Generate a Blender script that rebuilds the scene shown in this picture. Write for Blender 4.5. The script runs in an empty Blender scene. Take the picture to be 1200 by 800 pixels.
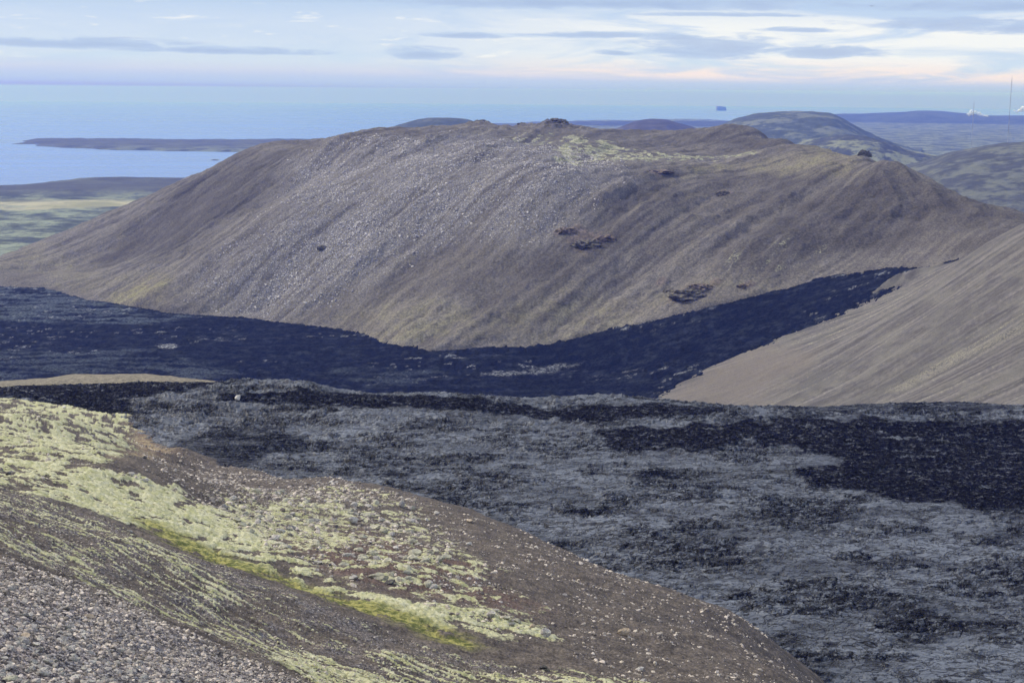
import bpy, math, random
import numpy as np
from mathutils import Vector, Matrix

random.seed(7)
RS = np.random.RandomState(11)
F32 = np.float32
scene = bpy.context.scene
COL = scene.collection

# ------------------------------------------------------------------ camera
CAMZ = 350.0
FPX = 1648.0                       # focal length for a 1200 px wide picture
PITCH = math.atan((400 - 106) / FPX)
ROLL = 0.0075
EARTH = 7.4e6                      # effective earth radius (with refraction)
fw = np.array([0, math.cos(PITCH), -math.sin(PITCH)])
rt0 = np.array([1.0, 0, 0]); up0 = np.cross(rt0, fw)
rt = math.cos(ROLL) * rt0 + math.sin(ROLL) * up0
up = np.cross(rt, fw)

def ray(px, py):
    d = fw + (px - 600) / FPX * rt + (400 - py) / FPX * up
    return d / math.hypot(d[0], d[1])          # per metre of horizontal range

def P(px, py, R):
    d = ray(px, py); return np.array([d[0] * R, d[1] * R, CAMZ + d[2] * R])

def Pz(px, py, z):
    d = ray(px, py); R = (z - CAMZ) / d[2]; return np.array([d[0] * R, d[1] * R, z])

cam_d = bpy.data.cameras.new('camera'); cam = bpy.data.objects.new('camera', cam_d); COL.objects.link(cam)
cam_d.sensor_fit = 'HORIZONTAL'; cam_d.angle = 2 * math.atan(600 / FPX)
cam_d.clip_start = 0.5; cam_d.clip_end = 400000
M = Matrix((( rt[0], up[0], -fw[0], 0), (rt[1], up[1], -fw[1], 0), (rt[2], up[2], -fw[2], CAMZ), (0, 0, 0, 1)))
cam.matrix_world = M
scene.camera = cam

# ------------------------------------------------------------------ noise
def hash2(ix, iy, seed):
    h = (ix.astype(np.int64) * 374761393 + iy.astype(np.int64) * 668265263 + seed * 974634777) & 0xffffffff
    h = ((h ^ (h >> 13)) * 1274126177) & 0xffffffff
    h = h ^ (h >> 16)
    return h
def h01(h): return (h & 0xffffff).astype(F32) / F32(0xffffff)

def perlin(x, y, seed=0):
    xi = np.floor(x); yi = np.floor(y)
    fx = (x - xi).astype(F32); fy = (y - yi).astype(F32)
    xi = xi.astype(np.int64); yi = yi.astype(np.int64)
    u = fx * fx * fx * (fx * (fx * 6 - 15) + 10); v = fy * fy * fy * (fy * (fy * 6 - 15) + 10)
    def g(dx, dy):
        a = h01(hash2(xi + dx, yi + dy, seed)) * F32(2 * np.pi)
        return np.cos(a) * (fx - dx) + np.sin(a) * (fy - dy)
    a = g(0, 0); b = g(1, 0); c = g(0, 1); d = g(1, 1)
    return ((a + (b - a) * u) * (1 - v) + (c + (d - c) * u) * v) * F32(1.5)

def fbm(x, y, oct=4, seed=0, gain=0.5, lac=2.03):
    s = 0; a = 1.0
    for o in range(oct):
        s = s + a * perlin(x, y, seed + o * 17)
        x = x * lac + 13.7; y = y * lac - 7.1; a *= gain
    return s

def ridged(x, y, oct=4, seed=0, gain=0.5):
    s = 0; a = 1.0; t = 0
    for o in range(oct):
        s = s + a * (1 - 2 * np.abs(perlin(x, y, seed + o * 31))); t += a
        x = x * 2.07 + 5.2; y = y * 2.07 + 1.3; a *= gain
    return s / t

def voronoi(x, y, seed=0):
    """F1, F2, offset to the nearest point, its random value."""
    xi = np.floor(x).astype(np.int64); yi = np.floor(y).astype(np.int64)
    f1 = np.full(x.shape, 9.0, F32); f2 = f1.copy()
    ox = np.zeros(x.shape, F32); oy = ox.copy(); rid = ox.copy()
    for dx in (-1, 0, 1):
        for dy in (-1, 0, 1):
            h = hash2(xi + dx, yi + dy, seed)
            px = xi + dx + 0.1 + 0.8 * h01(h); py = yi + dy + 0.1 + 0.8 * h01(h >> 8)
            vx = (x - px).astype(F32); vy = (y - py).astype(F32)
            d = np.sqrt(vx * vx + vy * vy)
            n = d < f1
            f2 = np.where(n, f1, np.minimum(f2, d))
            f1 = np.where(n, d, f1); ox = np.where(n, vx, ox); oy = np.where(n, vy, oy)
            rid = np.where(n, h01((h * 7919) & 0xffffffff), rid)
    return f1, f2, ox, oy, rid

def sstep(a, b, x):
    t = np.clip((x - a) / (b - a), 0, 1); return t * t * (3 - 2 * t)

# ------------------------------------------------------------------ thin plate splines
class TPS:
    def __init__(self, pts, lam=0.0):
        p = np.array(pts, float); self.c = p[:, :2].mean(0); self.s = max(np.ptp(p[:, 0]), np.ptp(p[:, 1]))
        X = (p[:, :2] - self.c) / self.s; n = len(X)
        d2 = ((X[:, None] - X[None]) ** 2).sum(-1)
        K = 0.5 * d2 * np.log(d2 + 1e-20)
        A = np.zeros((n + 3, n + 3)); A[:n, :n] = K + lam * np.eye(n)
        A[:n, n] = 1; A[:n, n + 1:] = X; A[n, :n] = 1; A[n + 1:, :n] = X.T
        b = np.zeros(n + 3); b[:n] = p[:, 2]
        self.w = np.linalg.solve(A, b).astype(F32); self.X = X.astype(F32)
    def __call__(self, x, y):
        x = ((np.asarray(x) - self.c[0]) / self.s).astype(F32); y = ((np.asarray(y) - self.c[1]) / self.s).astype(F32)
        n = len(self.X); r = self.w[n] + self.w[n + 1] * x + self.w[n + 2] * y
        for i in range(n):
            d2 = (x - self.X[i, 0]) ** 2 + (y - self.X[i, 1]) ** 2
            r = r + self.w[i] * 0.5 * d2 * np.log(d2 + F32(1e-20))
        return r

def hit(hf, px, py, r0, r1, n=3000):
    d = ray(px, py); R = np.linspace(r0, r1, n)
    x = d[0] * R; y = d[1] * R; z = CAMZ + d[2] * R
    k = np.nonzero(z <= hf(x, y))[0]
    if len(k) == 0: k = [n - 1]
    return x[k[0]], y[k[0]]

def world_poly(hf, poly, r0, r1):
    return np.array([hit(hf, a, b, r0, r1) for a, b in poly])

def poly_sd(x, y, poly):
    """signed distance to a polygon, positive inside (metres)"""
    inside = np.zeros(x.shape, bool); best = np.full(x.shape, 1e18)
    n = len(poly)
    for i in range(n):
        ax, ay = poly[i]; bx, by = poly[(i + 1) % n]
        ex, ey = bx - ax, by - ay; L = ex * ex + ey * ey + 1e-9
        t = np.clip(((x - ax) * ex + (y - ay) * ey) / L, 0, 1)
        d = (x - ax - t * ex) ** 2 + (y - ay - t * ey) ** 2
        best = np.minimum(best, d)
        c = ((ay > y) != (by > y)) & (x < (bx - ax) * (y - ay) / (by - ay + 1e-12) + ax)
        inside ^= c
    s = np.sqrt(best)
    return np.where(inside, s, -s)

# line integral convolution of noise along the fall line of a height function
class Flow:
    def __init__(self, hf, x0, x1, y0, y1, c, steps=40, step=1.5, seed=3, smooth=1, field=None):
        self.x0, self.y0, self.c = x0, y0, c
        gx = np.arange(x0, x1, c); gy = np.arange(y0, y1, c)
        X, Y = np.meshgrid(gx, gy)
        if field is not None: dx, dy = field(X, Y); m = np.sqrt(dx * dx + dy * dy) + 1e-4
        else:
            H = hf(X, Y); dy, dx = np.gradient(H, c); m = np.sqrt(dx * dx + dy * dy) + 0.02
        vx = (dx / m).astype(F32); vy = (dy / m).astype(F32)
        N = np.random.RandomState(seed).rand(*X.shape).astype(F32)
        for _ in range(smooth):
            N = (N + np.roll(N, 1, 0) + np.roll(N, -1, 0) + np.roll(N, 1, 1) + np.roll(N, -1, 1)) / 5
        N = (N - N.mean()) / N.std()
        ny, nx = X.shape
        I, J = np.meshgrid(np.arange(nx, dtype=F32), np.arange(ny, dtype=F32))
        acc = N.copy(); cnt = 1
        for sgn in (1, -1):
            a = I.copy(); b = J.copy()
            for k in range(steps):
                ai = np.clip(np.rint(a), 0, nx - 1).astype(np.int32); bi = np.clip(np.rint(b), 0, ny - 1).astype(np.int32)
                a += sgn * step * vx[bi, ai]; b += sgn * step * vy[bi, ai]
                w = 1 - k / steps
                ai = np.clip(np.rint(a), 0, nx - 1).astype(np.int32); bi = np.clip(np.rint(b), 0, ny - 1).astype(np.int32)
                acc += w * N[bi, ai]; cnt += w
        self.A = (acc - acc.mean()) / acc.std()
    def __call__(self, x, y):
        ny, nx = self.A.shape
        a = np.clip((x - self.x0) / self.c, 0, nx - 1.001); b = np.clip((y - self.y0) / self.c, 0, ny - 1.001)
        i = a.astype(int); j = b.astype(int); fa = a - i; fb = b - j; A = self.A
        return (A[j, i] * (1 - fa) + A[j, i + 1] * fa) * (1 - fb) + (A[j + 1, i] * (1 - fa) + A[j + 1, i + 1] * fa) * fb

# ------------------------------------------------------------------ meshes
def tag(o, label=None, cat=None, group=None, kind=None):
    if label: o['label'] = label
    if cat: o['category'] = cat
    if group: o['group'] = group
    if kind: o['kind'] = kind
    return o

def mesh_obj(name, co, faces, mat, smooth=True, parent=None, masks=None):
    """co (n,3); faces (m,k) int array with a constant k"""
    me = bpy.data.meshes.new(name)
    co = np.ascontiguousarray(co, dtype=F32); faces = np.ascontiguousarray(faces, dtype=np.int32)
    me.vertices.add(len(co)); me.vertices.foreach_set('co', co.ravel())
    k = faces.shape[1]
    me.loops.add(faces.size); me.loops.foreach_set('vertex_index', faces.ravel())
    me.polygons.add(len(faces)); me.polygons.foreach_set('loop_start', np.arange(0, faces.size, k, dtype=np.int32))
    me.polygons.foreach_set('use_smooth', np.full(len(faces), smooth, dtype=bool))
    me.update(calc_edges=True)
    for nm, arr in (masks or {}).items():
        at = me.color_attributes.new(nm, 'FLOAT_COLOR', 'POINT')
        at.data.foreach_set('color', np.ascontiguousarray(arr, dtype=F32).ravel())
    me.materials.append(mat)
    o = bpy.data.objects.new(name, me); COL.objects.link(o)
    if parent: o.parent = parent
    return o

def grid_faces(nr, nc):
    i = np.arange(nr * nc, dtype=np.int32).reshape(nr, nc)
    return np.stack([i[:-1, :-1], i[:-1, 1:], i[1:, 1:], i[1:, :-1]], -1).reshape(-1, 4)

def polar(az0, az1, nc, radii):
    a = np.radians(np.linspace(az0, az1, nc)); R = np.asarray(radii)[:, None]
    return np.sin(a)[None] * R, np.cos(a)[None] * R

def inv_rows(r0, r1, n):             # rows even in 1/R
    return 1 / np.linspace(1 / r0, 1 / r1, n)

def rgba(*ch):
    ch = list(ch) + [np.zeros_like(ch[0])] * (4 - len(ch))
    return np.stack([np.asarray(c, F32).ravel() for c in ch], -1)

# ------------------------------------------------------------------ material helper
class NT:
    def __init__(self, name, world=False):
        if world: self.mat = bpy.data.worlds.new(name)
        else: self.mat = bpy.data.materials.new(name)
        self.mat.use_nodes = True; self.t = self.mat.node_tree; self.t.nodes.clear()
        self.out = self.n('ShaderNodeOutputWorld' if world else 'ShaderNodeOutputMaterial')
    def n(self, typ, **kw):
        nd = self.t.nodes.new(typ)
        for k, v in kw.items(): setattr(nd, k, v)
        return nd
    def put(self, sock, v):
        if isinstance(v, bpy.types.NodeSocket): self.t.links.new(v, sock)
        elif isinstance(v, (tuple, list)) and sock.type == 'RGBA' and len(v) == 3: sock.default_value = (*v, 1)
        else: sock.default_value = v
    def math(self, op, a, b=0.0, c=None, clamp=False):
        nd = self.n('ShaderNodeMath', operation=op, use_clamp=clamp)
        self.put(nd.inputs[0], a); self.put(nd.inputs[1], b)
        if c is not None: self.put(nd.inputs[2], c)
        return nd.outputs[0]
    def mix(self, f, a, b, mode='MIX'):
        nd = self.n('ShaderNodeMix', data_type='RGBA', blend_type=mode)
        self.put(nd.inputs[0], f); self.put(nd.inputs[6], a); self.put(nd.inputs[7], b)
        return nd.outputs[2]
    def noise(self, vec, scale, detail=4, rough=0.55, dist=0.0, dim='3D'):
        nd = self.n('ShaderNodeTexNoise', noise_dimensions=dim)
        self.put(nd.inputs['Vector'], vec); nd.inputs['Scale'].default_value = scale
        nd.inputs['Detail'].default_value = detail; nd.inputs['Roughness'].default_value = rough
        nd.inputs['Distortion'].default_value = dist
        return nd.outputs[0]
    def vor(self, vec, scale, feature='F1', out='Distance'):
        nd = self.n('ShaderNodeTexVoronoi', feature=feature)
        self.put(nd.inputs['Vector'], vec); nd.inputs['Scale'].default_value = scale
        return nd.outputs[out]
    def rng(self, v, a, b, c=0.0, d=1.0, smooth=True):
        nd = self.n('ShaderNodeMapRange', interpolation_type='SMOOTHSTEP' if smooth else 'LINEAR')
        self.put(nd.inputs[0], v)
        for i, q in enumerate((a, b, c, d)): self.put(nd.inputs[1 + i], q)
        return nd.outputs[0]
    def attr(self, name):
        a = self.n('ShaderNodeAttribute', attribute_name=name)
        s = self.n('ShaderNodeSeparateColor'); self.t.links.new(a.outputs['Color'], s.inputs[0])
        return s.outputs[0], s.outputs[1], s.outputs[2], a.outputs['Alpha']
    def pos(self, sx=1, sy=1, sz=1):
        g = self.n('ShaderNodeNewGeometry')
        m = self.n('ShaderNodeMapping'); self.t.links.new(g.outputs['Position'], m.inputs[0])
        m.inputs['Scale'].default_value = (sx, sy, sz)
        return m.outputs[0]
    def obj(self):
        return self.n('ShaderNodeTexCoord').outputs['Object']
    def bump(self, h, strength, dist):
        b = self.n('ShaderNodeBump'); self.put(b.inputs['Height'], h)
        b.inputs['Strength'].default_value = strength; b.inputs['Distance'].default_value = dist
        return b.outputs[0]
    def bsdf(self, color, rough=0.9, normal=None, spec=0.3, metal=0.0):
        p = self.n('ShaderNodeBsdfPrincipled')
        self.put(p.inputs['Base Color'], color); self.put(p.inputs['Roughness'], rough)
        self.put(p.inputs['Specular IOR Level'], spec); p.inputs['Metallic'].default_value = metal
        if normal is not None: self.put(p.inputs['Normal'], normal)
        self.t.links.new(p.outputs[0], self.out.inputs[0])
        return self.mat

# ================================================================== VALLEY LAVA
contact = [(-160, 325, 78), (0, 334, 76), (60, 339, 76), (118, 353, 76), (200, 366, 76), (300, 373, 76), (400, 385, 76), (450, 402, 76),
           (500, 411, 77), (600, 407, 82), (700, 388, 96), (800, 366, 119), (900, 341, 141), (960, 326, 155), (1040, 312, 171), (1100, 310, 181)]
right_contact = [(765, 466, 74), (830, 432, 92), (900, 402, 112), (960, 375, 132), (1030, 342, 158), (1100, 311, 181)]
vpts = [Pz(*c) for c in contact] + [Pz(*c) for c in right_contact]
vpts += [Pz(0, 440, 70), Pz(250, 450, 68), Pz(450, 455, 68), Pz(620, 470, 68), Pz(-250, 440, 68), Pz(700, 430, 76), Pz(550, 440, 71), Pz(250, 410, 73), Pz(0, 380, 74)]
vpts += [np.array([400, 1000, 60]), np.array([-800, 1100, 62]), np.array([0, 900, 60]), P(1200, 300, 1400)]
valley_tps = TPS(vpts, 1e-6)
def line_dist(x, y, pts):
    best = np.full(x.shape, 1e18)
    for (ax, ay), (bx, by) in zip(pts[:-1], pts[1:]):
        ex, ey = bx - ax, by - ay; t = np.clip(((x - ax) * ex + (y - ay) * ey) / (ex * ex + ey * ey), 0, 1)
        best = np.minimum(best, (x - ax - t * ex) ** 2 + (y - ay - t * ey) ** 2)
    return np.sqrt(best)
LEFT_EDGE = [Pz(*c)[:2] for c in contact]; RIGHT_EDGE = [Pz(*c)[:2] for c in right_contact]
BASIN = np.array([Pz(*c)[:2] for c in contact] + [Pz(1122, 305, 186)[:2], Pz(1128, 309, 186)[:2]] + [Pz(*c)[:2] for c in right_contact[::-1]] + [[60, 1150], [0, 800], [-900, 800], [-1400, 1500]])
def seat(h, x, y, side):
    """ground beside the lava rises from its edge and runs under it"""
    v = valley_tps(x, y); sd = poly_sd(x, y, BASIN) + 1.5 * fbm(x / 30, y / 30, 3, 7)
    out = np.clip(-sd, 0, None); inn = np.clip(sd, 0, None)
    dl = line_dist(x, y, LEFT_EDGE); dr = line_dist(x, y, RIGHT_EDGE)
    near = sstep(110, 40, out) * (sstep(-8, 8, dr - dl) if side == 'left' else sstep(-8, 8, dl - dr))
    lo = v + 0.3 + (0.16 if side == 'left' else 0.03) * out
    h2 = np.where(h < lo, h + (lo - h) * near, h)
    hi = np.minimum(h, v - 0.3 - 0.35 * inn); w = sstep(9, 0, inn)
    return np.where(sd > 0, h2 * w * (h2 > hi) + hi * (1 - w * (h2 > hi)), h2)
def valley_h(x, y):
    return valley_tps(x, y) + 1.2 * fbm(x / 60, y / 60, 3, 5)

# ================================================================== MOUNTAIN
sky_line = [(-150, 352, 2450), (0, 302, 2480), (100, 262, 2460), (180, 228, 2480), (240, 199, 2390), (290, 178, 2350), (330, 167, 2330), (365, 166, 2330),
            (400, 158, 2330), (470, 154, 2340), (530, 151, 2370), (600, 150, 2420), (655, 148, 2440), (720, 153, 2450), (790, 155, 2500), (845, 155, 2520),
            (885, 152, 2400), (930, 168, 2230), (970, 179, 2030), (1010, 184, 1880), (1050, 190, 1800), (1090, 214, 1720), (1140, 249, 1640),
            (1200, 256, 1600), (1300, 258, 1570), (1450, 258, 1570)]
mpts = [Pz(*c) for c in contact]
mpts += [P(*c) for c in sky_line]
for (a, b, R) in sky_line:                                    # ground falls away behind the crest
    q = P(a, b, R); k = (R + 260) / R
    mpts.append(np.array([q[0] * k, q[1] * k, q[2] - (50 if a < 900 else 75)]))
for i, c in enumerate(contact):                               # and runs on below the lava in front
    q = Pz(*c); k = 1 - (110 if i < 11 else 60) / math.hypot(q[0], q[1])
    if i > 10: continue
    mpts.append(np.array([q[0] * k, q[1] * k, q[2] - (34 if i < 10 else 26)]))
mpts += [P(*c) for c in [
    (521, 290, 1718), (630, 207, 1790), (458, 258, 1800), (552, 199, 1870), (356, 267, 1838), (468, 197, 1930), (304, 250, 1965), (420, 192, 2060),
    (150, 300, 2180), (60, 318, 2200), (220, 290, 1990), (700, 203, 1820), (690, 283, 1655), (649, 327, 1583), (750, 338, 1560), (764, 258, 1690), (780, 200, 1860), (800, 240, 1745),
    (890, 284, 1600), (1024, 240, 1660), (870, 248, 1715), (950, 204, 1830), (870, 200, 1900), (660, 188, 1930), (600, 175, 1960), (520, 174, 2020), (400, 175, 2130),
    (780, 180, 2150), (860, 183, 2120), (820, 171, 2300), (700, 172, 2180), (350, 215, 2080), (250, 240, 2150)]]
mount_tps = TPS(mpts, 2e-7)
# gullies and debris trails: directions of the runs down the slope, as ground segments
_seg = [((300, 200), (110, 318)), ((200, 240), (40, 312)), ((400, 180), (200, 330)), ((500, 180), (290, 350)), ((600, 200), (390, 370)), ((690, 205), (480, 375)), ((330, 260), (180, 350)),
        ((760, 215), (560, 395)), ((850, 225), (620, 385)), ((950, 230), (720, 365)), ((1000, 235), (850, 330)), ((1035, 215), (960, 300)), ((1060, 203), (1120, 238)), ((1010, 200), (930, 270)),
        ((900, 285), (878, 330)), ((980, 295), (925, 325)), ((1090, 250), (1050, 295)), ((1150, 255), (1110, 290)), ((880, 160), (820, 175)), ((660, 160), (600, 185)), ((940, 195), (860, 215)), ((560, 330), (470, 390))]
_sp, _sv = [], []
for _a, _b in _seg:
    _p = np.array(hit(mount_tps, *_a, 1150, 2900)); _q = np.array(hit(mount_tps, *_b, 1150, 2900)); _v = _q - _p; _v /= np.linalg.norm(_v)
    for _t in (0.1, 0.5, 0.9): _sp.append(_p + (_q - _p) * _t); _sv.append(_v)
_sp = np.array(_sp); _sv = np.array(_sv)
def run_field(x, y):
    ax_ = 0; ay_ = 0
    for (px, py), (vx, vy) in zip(_sp, _sv):
        w = 1 / (((x - px) ** 2 + (y - py) ** 2) / 1e4 + 0.15) ** 2; ax_ = ax_ + w * vx; ay_ = ay_ + w * vy
    m = np.sqrt(ax_ ** 2 + ay_ ** 2) + 1e-9
    k = 0.35 * perlin(x / 140, y / 140, 77) * (1 + 0 * x)
    ux, uy = ax_ / m, ay_ / m
    return ux - k * uy * 0.5, uy + k * ux * 0.5
mflow = Flow(mount_tps, -1150, 900, 1150, 2900, 2.2, steps=45, step=1.4, seed=3, smooth=1, field=run_field)
mflow2 = Flow(mount_tps, -1150, 900, 1150, 2900, 6.0, steps=26, step=1.4, seed=9, smooth=1, field=run_field)
mflow3 = Flow(mount_tps, -1150, 900, 1150, 2900, 15.0, steps=12, step=1.3, seed=19, smooth=1, field=run_field)
def mount_h(x, y):
    s3 = mflow3(x, y)
    s2 = mflow2(x, y); s1 = mflow(x, y)
    amp = 0.35 + 0.9 * sstep(-0.1, 0.6, fbm(x / 260, y / 260, 3, 23))
    return mount_tps(x, y) + 3.8 * np.sign(s3) * np.abs(s3) ** 0.8 * (0.5 + 0.5 * amp) + amp * (0.45 * s2 + 0.16 * s1) + 3.2 * fbm(x / 110, y / 110, 5, 21) + 1.2 * fbm(x / 30, y / 30, 3, 24) + 0.6 * fbm(x / 9, y / 9, 3, 22)

# ================================================================== RIGHT SLOPE
rpts = [Pz(*c) for c in right_contact]
rpts += [P(1200, 263, 1320), P(1160, 283, 1335), P(1200, 478, 900), P(1000, 478, 1060), P(1100, 400, 1120), P(1400, 480, 820), P(1400, 170, 1300),
         P(900, 480, 1160), P(1200, 380, 1070), P(700, 500, 1150)]
for c in right_contact:
    q = Pz(*c); rpts.append(np.array([q[0] - 110, q[1] + 30, q[2] - 50]))
q = P(1200, 263, 1320); rpts += [q + np.array([-90, 150, -62]), q + np.array([150, 260, -20]), q + np.array([60, 500, -110])]
right_tps = TPS(rpts, 1e-6)
rflow = Flow(right_tps, 0, 800, 650, 1800, 1.2, steps=70, step=1.4, seed=5, smooth=1)
rflow2 = Flow(right_tps, 0, 800, 650, 1800, 4.0, steps=45, step=1.4, seed=6, smooth=1)
def right_h(x, y):
    return right_tps(x, y) + 0.55 * rflow2(x, y) + 0.10 * rflow(x, y) + 1.0 * fbm(x / 50, y / 50, 3, 41)

# ================================================================== NEAR LAVA FIELD
lava_far = [(-120, 450, 640), (0, 455, 232.5), (90, 452, 232.5), (180, 449, 233), (240, 449, 233.5), (300, 450, 235), (350, 449, 235), (400, 461, 231.5), (450, 462, 231), (520, 462, 231.5), (560, 466, 231),
            (620, 470, 230.5), (700, 464, 232), (770, 468, 231), (850, 476, 230), (930, 478, 230), (1020, 475, 230.5), (1100, 473, 231), (1200, 476, 230.5), (1320, 476, 230)]
lpts = []
for (a, b, z) in lava_far[1:]:
    q = Pz(a, b + 1, z); lpts.append(q); R = math.hypot(q[0], q[1])
    k = (R + 45) / R; lpts.append(np.array([q[0] * k, q[1] * k, z - 20]))
    k = (R + 130) / R; lpts.append(np.array([q[0] * k, q[1] * k, z - 75]))
lpts += [Pz(a, b, z) for (a, b, z) in [(300, 480, 230.5), (200, 500, 229), (400, 500, 229.5), (600, 500, 229), (800, 520, 229), (1000, 520, 229.5), (1200, 520, 229), (1000, 620, 228),
         (1200, 640, 228), (800, 620, 228), (600, 560, 228.5), (1000, 760, 227), (1200, 800, 227), (800, 720, 227), (1100, 900, 226), (1300, 900, 226), (330, 466, 232.5), (640, 485, 229.5), (90, 480, 229.5), (900, 570, 229)]]
lpts += [Pz(250, 545, 228.6), Pz(190, 530, 228.8), Pz(330, 552, 228.4), Pz(100, 500, 228.6), Pz(500, 620, 226), Pz(700, 700, 225)]
lava_tps = TPS(lpts, 1e-7)

# ================================================================== FOREGROUND HILLSIDE
sil = [(400, 562, 385), (480, 578, 365), (560, 600, 342), (650, 638, 315), (750, 681, 290), (820, 704, 280), (870, 724, 272), (915, 760, 268), (960, 803, 264), (1000, 850, 258)]
shore = [(-80, 452), (0, 462), (40, 471), (80, 477), (130, 485), (172, 489), (158, 500), (166, 515), (198, 522), (190, 541), (240, 544), (300, 549)]
fpts = [Pz(a, b, 229.6) for a, b in shore]
for a, b in [(0, 462), (80, 477), (140, 487), (190, 500), (210, 520), (212, 541), (250, 546), (300, 551)]:
    q = Pz(a, b, 229.6); R = math.hypot(q[0], q[1]); dx = 14 if 150 < a < 220 else 0
    if a > 205:
        e = P(a, 575 if a > 250 else 572, 330)
        for t in (0.12, 0.3, 0.55): fpts.append(q + (e - q) * t - np.array([0, 0, 0.8]))
    for dR, dz in ((24, 5), (70, 18)):
        k = (R + dR) / R; fpts.append(np.array([q[0] * k + dx * dR / 24, q[1] * k, 229.6 - dz]))
for (a, b, R) in sil:
    q = P(a, b, R); fpts.append(q)
    k = (R + 35) / R; fpts.append(np.array([q[0] * k + 4, q[1] * k, q[2] - 17]))
    k = (R + 80) / R; fpts.append(np.array([q[0] * k + 10, q[1] * k, q[2] - 46]))
gully = [(-100, 528, 255), (0, 560, 226), (100, 592, 212), (190, 628, 200), (280, 662, 190), (350, 688, 182), (420, 710, 175), (510, 738, 169), (600, 765, 164), (700, 795, 158), (800, 830, 150)]
fpts += [P(*g) for g in gully]
fpts += [P(*g) for g in [(0, 549, 248), (130, 545, 262), (220, 556, 285), (0, 505, 370), (80, 520, 345), (120, 500, 420), (-80, 490, 380),
         (250, 590, 262), (320, 600, 270), (320, 640, 217), (420, 640, 228), (420, 600, 285), (500, 640, 245), (520, 690, 205), (600, 700, 207), (650, 740, 185),
         (700, 742, 193), (800, 760, 198), (760, 720, 228), (850, 800, 180), (880, 770, 215), (300, 575, 320),
         (0, 590, 185), (0, 620, 135), (0, 700, 98), (0, 800, 68), (150, 700, 128), (150, 800, 82), (300, 800, 104), (300, 740, 138), (450, 800, 126), (450, 760, 145), (150, 640, 168), (0, 950, 42), (300, 950, 60), (600, 950, 85), (600, 830, 132), (900, 900, 120), (-150, 700, 80)]]
fpts += [np.array([0, 0, 347.5]), np.array([-20, -20, 351]), np.array([25, 5, 341]), np.array([70, 40, 318])]
fore_tps = TPS(fpts, 1e-7)

# moss, gravel and scree zones of the foreground, as outlines on the ground
def fwp(poly): return world_poly(fore_tps, poly, 40, 620)
gdir = (P(*gully[8]) - P(*gully[1]))[:2]; gdir /= np.linalg.norm(gdir)
Z_MOSSHILL = fwp([(-200, 440), (0, 465), (80, 480), (150, 492), (158, 505), (150, 540), (100, 552), (-200, 552)])
Z_MOSSHILL[1:4] *= 1.12; Z_MOSSHILL[0] *= 1.1
Z_MOSSHILL_EDGE = fwp([(150, 490), (170, 492), (200, 528), (188, 541), (140, 540)])
Z_MOSSBELT = fwp([(-100, 560), (60, 550), (110, 552), (200, 566), (250, 590), (330, 585), (400, 590), (440, 640), (380, 650), (370, 672), (420, 690), (480, 706), (540, 712), (620, 722),
                  (660, 735), (670, 748), (600, 752), (520, 742), (430, 716), (340, 682), (260, 650), (190, 624), (90, 596), (-100, 555)])
Z_GULLY = fwp([(150, 602), (190, 612), (250, 640), (330, 670), (420, 702), (480, 720), (530, 742), (560, 757), (540, 757), (470, 733), (400, 711), (320, 682), (230, 646), (170, 616)])
Z_STRIPE = fwp([(-100, 556), (0, 566), (120, 606), (250, 662), (400, 720), (560, 770), (680, 795), (760, 830), (560, 830), (380, 800), (260, 746), (140, 700), (0, 650), (-100, 620)])
Z_BARE = fwp([(185, 634), (260, 662), (350, 694), (450, 730), (560, 768), (640, 792), (560, 785), (440, 752), (330, 716), (240, 676)])
Z_SCREE = fwp([(-200, 640), (0, 668), (140, 716), (260, 768), (400, 815), (430, 900), (-200, 900)])
Z_LOWMOSS = fwp([(300, 740), (420, 756), (520, 776), (640, 790), (780, 805), (780, 860), (430, 860), (360, 790)])
Z_RED = fwp([(300, 625), (420, 620), (520, 650), (600, 690), (640, 725), (560, 712), (430, 690), (380, 672), (340, 650)])
Z_ROCKY = fwp([(230, 575), (400, 566), (500, 590), (540, 640), (600, 690), (660, 740), (560, 716), (400, 680), (330, 640), (270, 610)])

gcurve = np.array([P(*g)[:2] for g in gully])
def along(x, y):        # coordinates along / across the gully direction
    return x * gdir[0] + y * gdir[1], -x * gdir[1] + y * gdir[0]

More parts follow.
